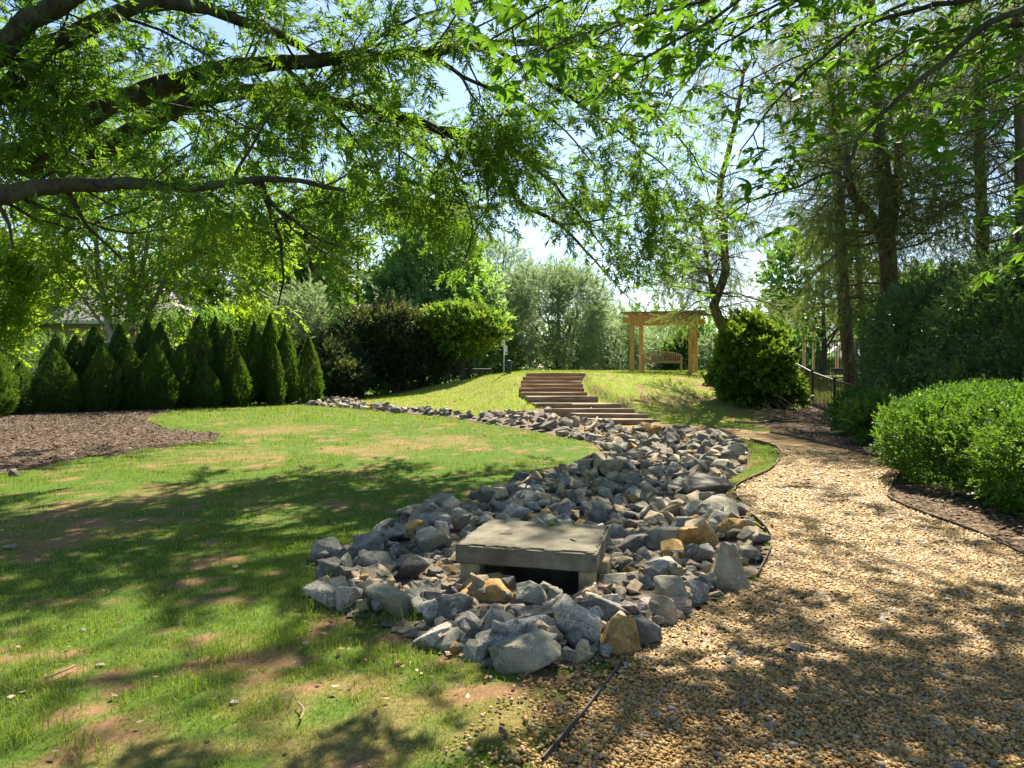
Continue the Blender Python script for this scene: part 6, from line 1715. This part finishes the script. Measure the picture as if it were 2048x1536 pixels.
bxw('boxwood', 'nearest boxwood, cut by the right picture edge', [((6.05, 7.3, .58), (1.0, 1.0, .66)), ((6.6, 6.7, .62), (1.0, .9, .70)), ((5.75, 7.7, .42), (.6, .6, .45)), ((6.9, 7.6, .7), (1.0, 1.0, .68))], 6000, (.9, 1.3))
bxw('boxwood', 'boxwood between the big one and the hollies', [((7.3, 12.0, .45), (.8, .9, .5)), ((7.8, 12.2, .5), (.9, .9, .52))], 2800, (1.0, 1.5))

# ------------------------------------------------------------------ cedars at the right
rd = np.random.default_rng(808)
def cedar(label, trunk, r0, r1, br, n2, l2, low=2.6, forks=(), seed=0):
    r = np.random.default_rng(900 + seed)
    pts = [at(a, b, y) for a, b, y in trunk]
    b0 = np.array((pts[0][0], pts[0][1], g1(pts[0][0], pts[0][1]) - .1)); pts[0] = b0
    T = Tree('cedar_tree', label, 'tree', 'tall cedars at the right', base=tuple(b0))
    P = catmull(pts, .4); P[1:-1, :2] += r.normal(0, .015, (len(P) - 2, 2)); T.wood(P, np.linspace(r0, r1, len(P)), 10)
    stems = [P]
    for fk in forks:
        Q = catmull([at(a, b, y) for a, b, y in fk], .4); T.wood(Q, np.linspace(r0 * .5, r1 * .6, len(Q)), 8); stems.append(Q)
    for Q in stems:
        zs = Q[:, 2]
        for q in range(int(n2 * 1.35) // len(stems)):
            cand_ = np.nonzero(zs > b0[2] + low)[0]
            if len(cand_) == 0: continue
            i = int(r.choice(cand_)); i = min(i, len(Q) - 2)
            a = r.uniform(0, 6.28); D = np.array((math.cos(a), math.sin(a), r.uniform(-.1, .45)))
            ll = r.uniform(*l2)
            P2, R2 = grow(Q[i], D, ll, .012 + .009 * ll, r, .28, -.10); T.wood(P2, R2, 5)
            for q3 in range(int(ll / .22)):
                f3 = r.uniform(.2, 1); j = min(len(P2) - 2, int(f3 * (len(P2) - 1)))
                D3 = side_dirs(unit(P2[j + 1] - P2[j]), r, (30, 75), -.25); P3_, R3 = grow(P2[j], D3, r.uniform(.3, .8), .006, r, .35, -.35, 2); T.wood(P3_, R3, 3)
                T.tips(P3_, .17, r, (20, 60), -.25)
    T.finish('cedar', M['cedar_leaf'], M['cedar_bark'], r, (.9, 1.5), 1.0, .8, wname='trunk')
cedar('leaning cedar with drooping boughs right of the pergola', [(1470, 760, 25), (1448, 660, 24.8), (1428, 610, 24.6), (1450, 540, 24.6), (1446, 460, 24.6), (1440, 380, 24.4), (1470, 250, 24.2), (1490, 120, 24)], .20, .05, 0, 56, (1.2, 2.8), 2.6, seed=1, forks=[[(1430, 615, 24.6), (1418, 540, 24.4), (1405, 460, 24.2), (1400, 400, 24)]])
cedar('straight cedar trunk beside the grill, feathery boughs above', [(1706, 800, 24), (1700, 730, 24), (1690, 640, 24), (1684, 520, 24), (1678, 400, 24), (1668, 280, 23.8), (1660, 150, 23.6), (1650, 0, 23.4)], .24, .08, 0, 66, (1.3, 3.0), 3.6, seed=2)
cedar('thick forked cedar at the centre of the right group', [(1790, 830, 19.5), (1784, 720, 19.5), (1780, 600, 19.5), (1774, 480, 19.5), (1768, 360, 19.4), (1755, 250, 19.2), (1745, 120, 19), (1740, -40, 18.8)], .30, .10, 0, 80, (1.3, 3.2), 3.2, seed=3, forks=[[(1776, 500, 19.5), (1740, 430, 19.5), (1705, 390, 19.3), (1690, 300, 19.2), (1680, 200, 19)], [(1778, 470, 19.5), (1795, 380, 19.6), (1800, 250, 19.7), (1810, 100, 19.8)]])
cedar('dark straight cedar between the forked one and the picture edge', [(1972, 830, 20), (1970, 700, 20), (1966, 560, 20), (1964, 420, 20), (1960, 300, 20), (1958, 150, 20), (1955, -30, 20)], .22, .09, 0, 66, (1.3, 3.0), 3.4, seed=4)
cedar('cedar trunk at the right picture edge', [(2060, 830, 17), (2052, 600, 17), (2044, 400, 17), (2040, 250, 17), (2036, 100, 17), (2030, -60, 17)], .20, .09, 0, 44, (1.2, 2.6), 4.0, seed=5)
cedar('slim cedar just right of the grill trunk', [(1732, 790, 25.5), (1726, 680, 25.5), (1720, 560, 25.5), (1712, 470, 25.5), (1716, 380, 25.5), (1722, 250, 25.5)], .12, .05, 0, 36, (1.0, 2.4), 3.2, seed=6)
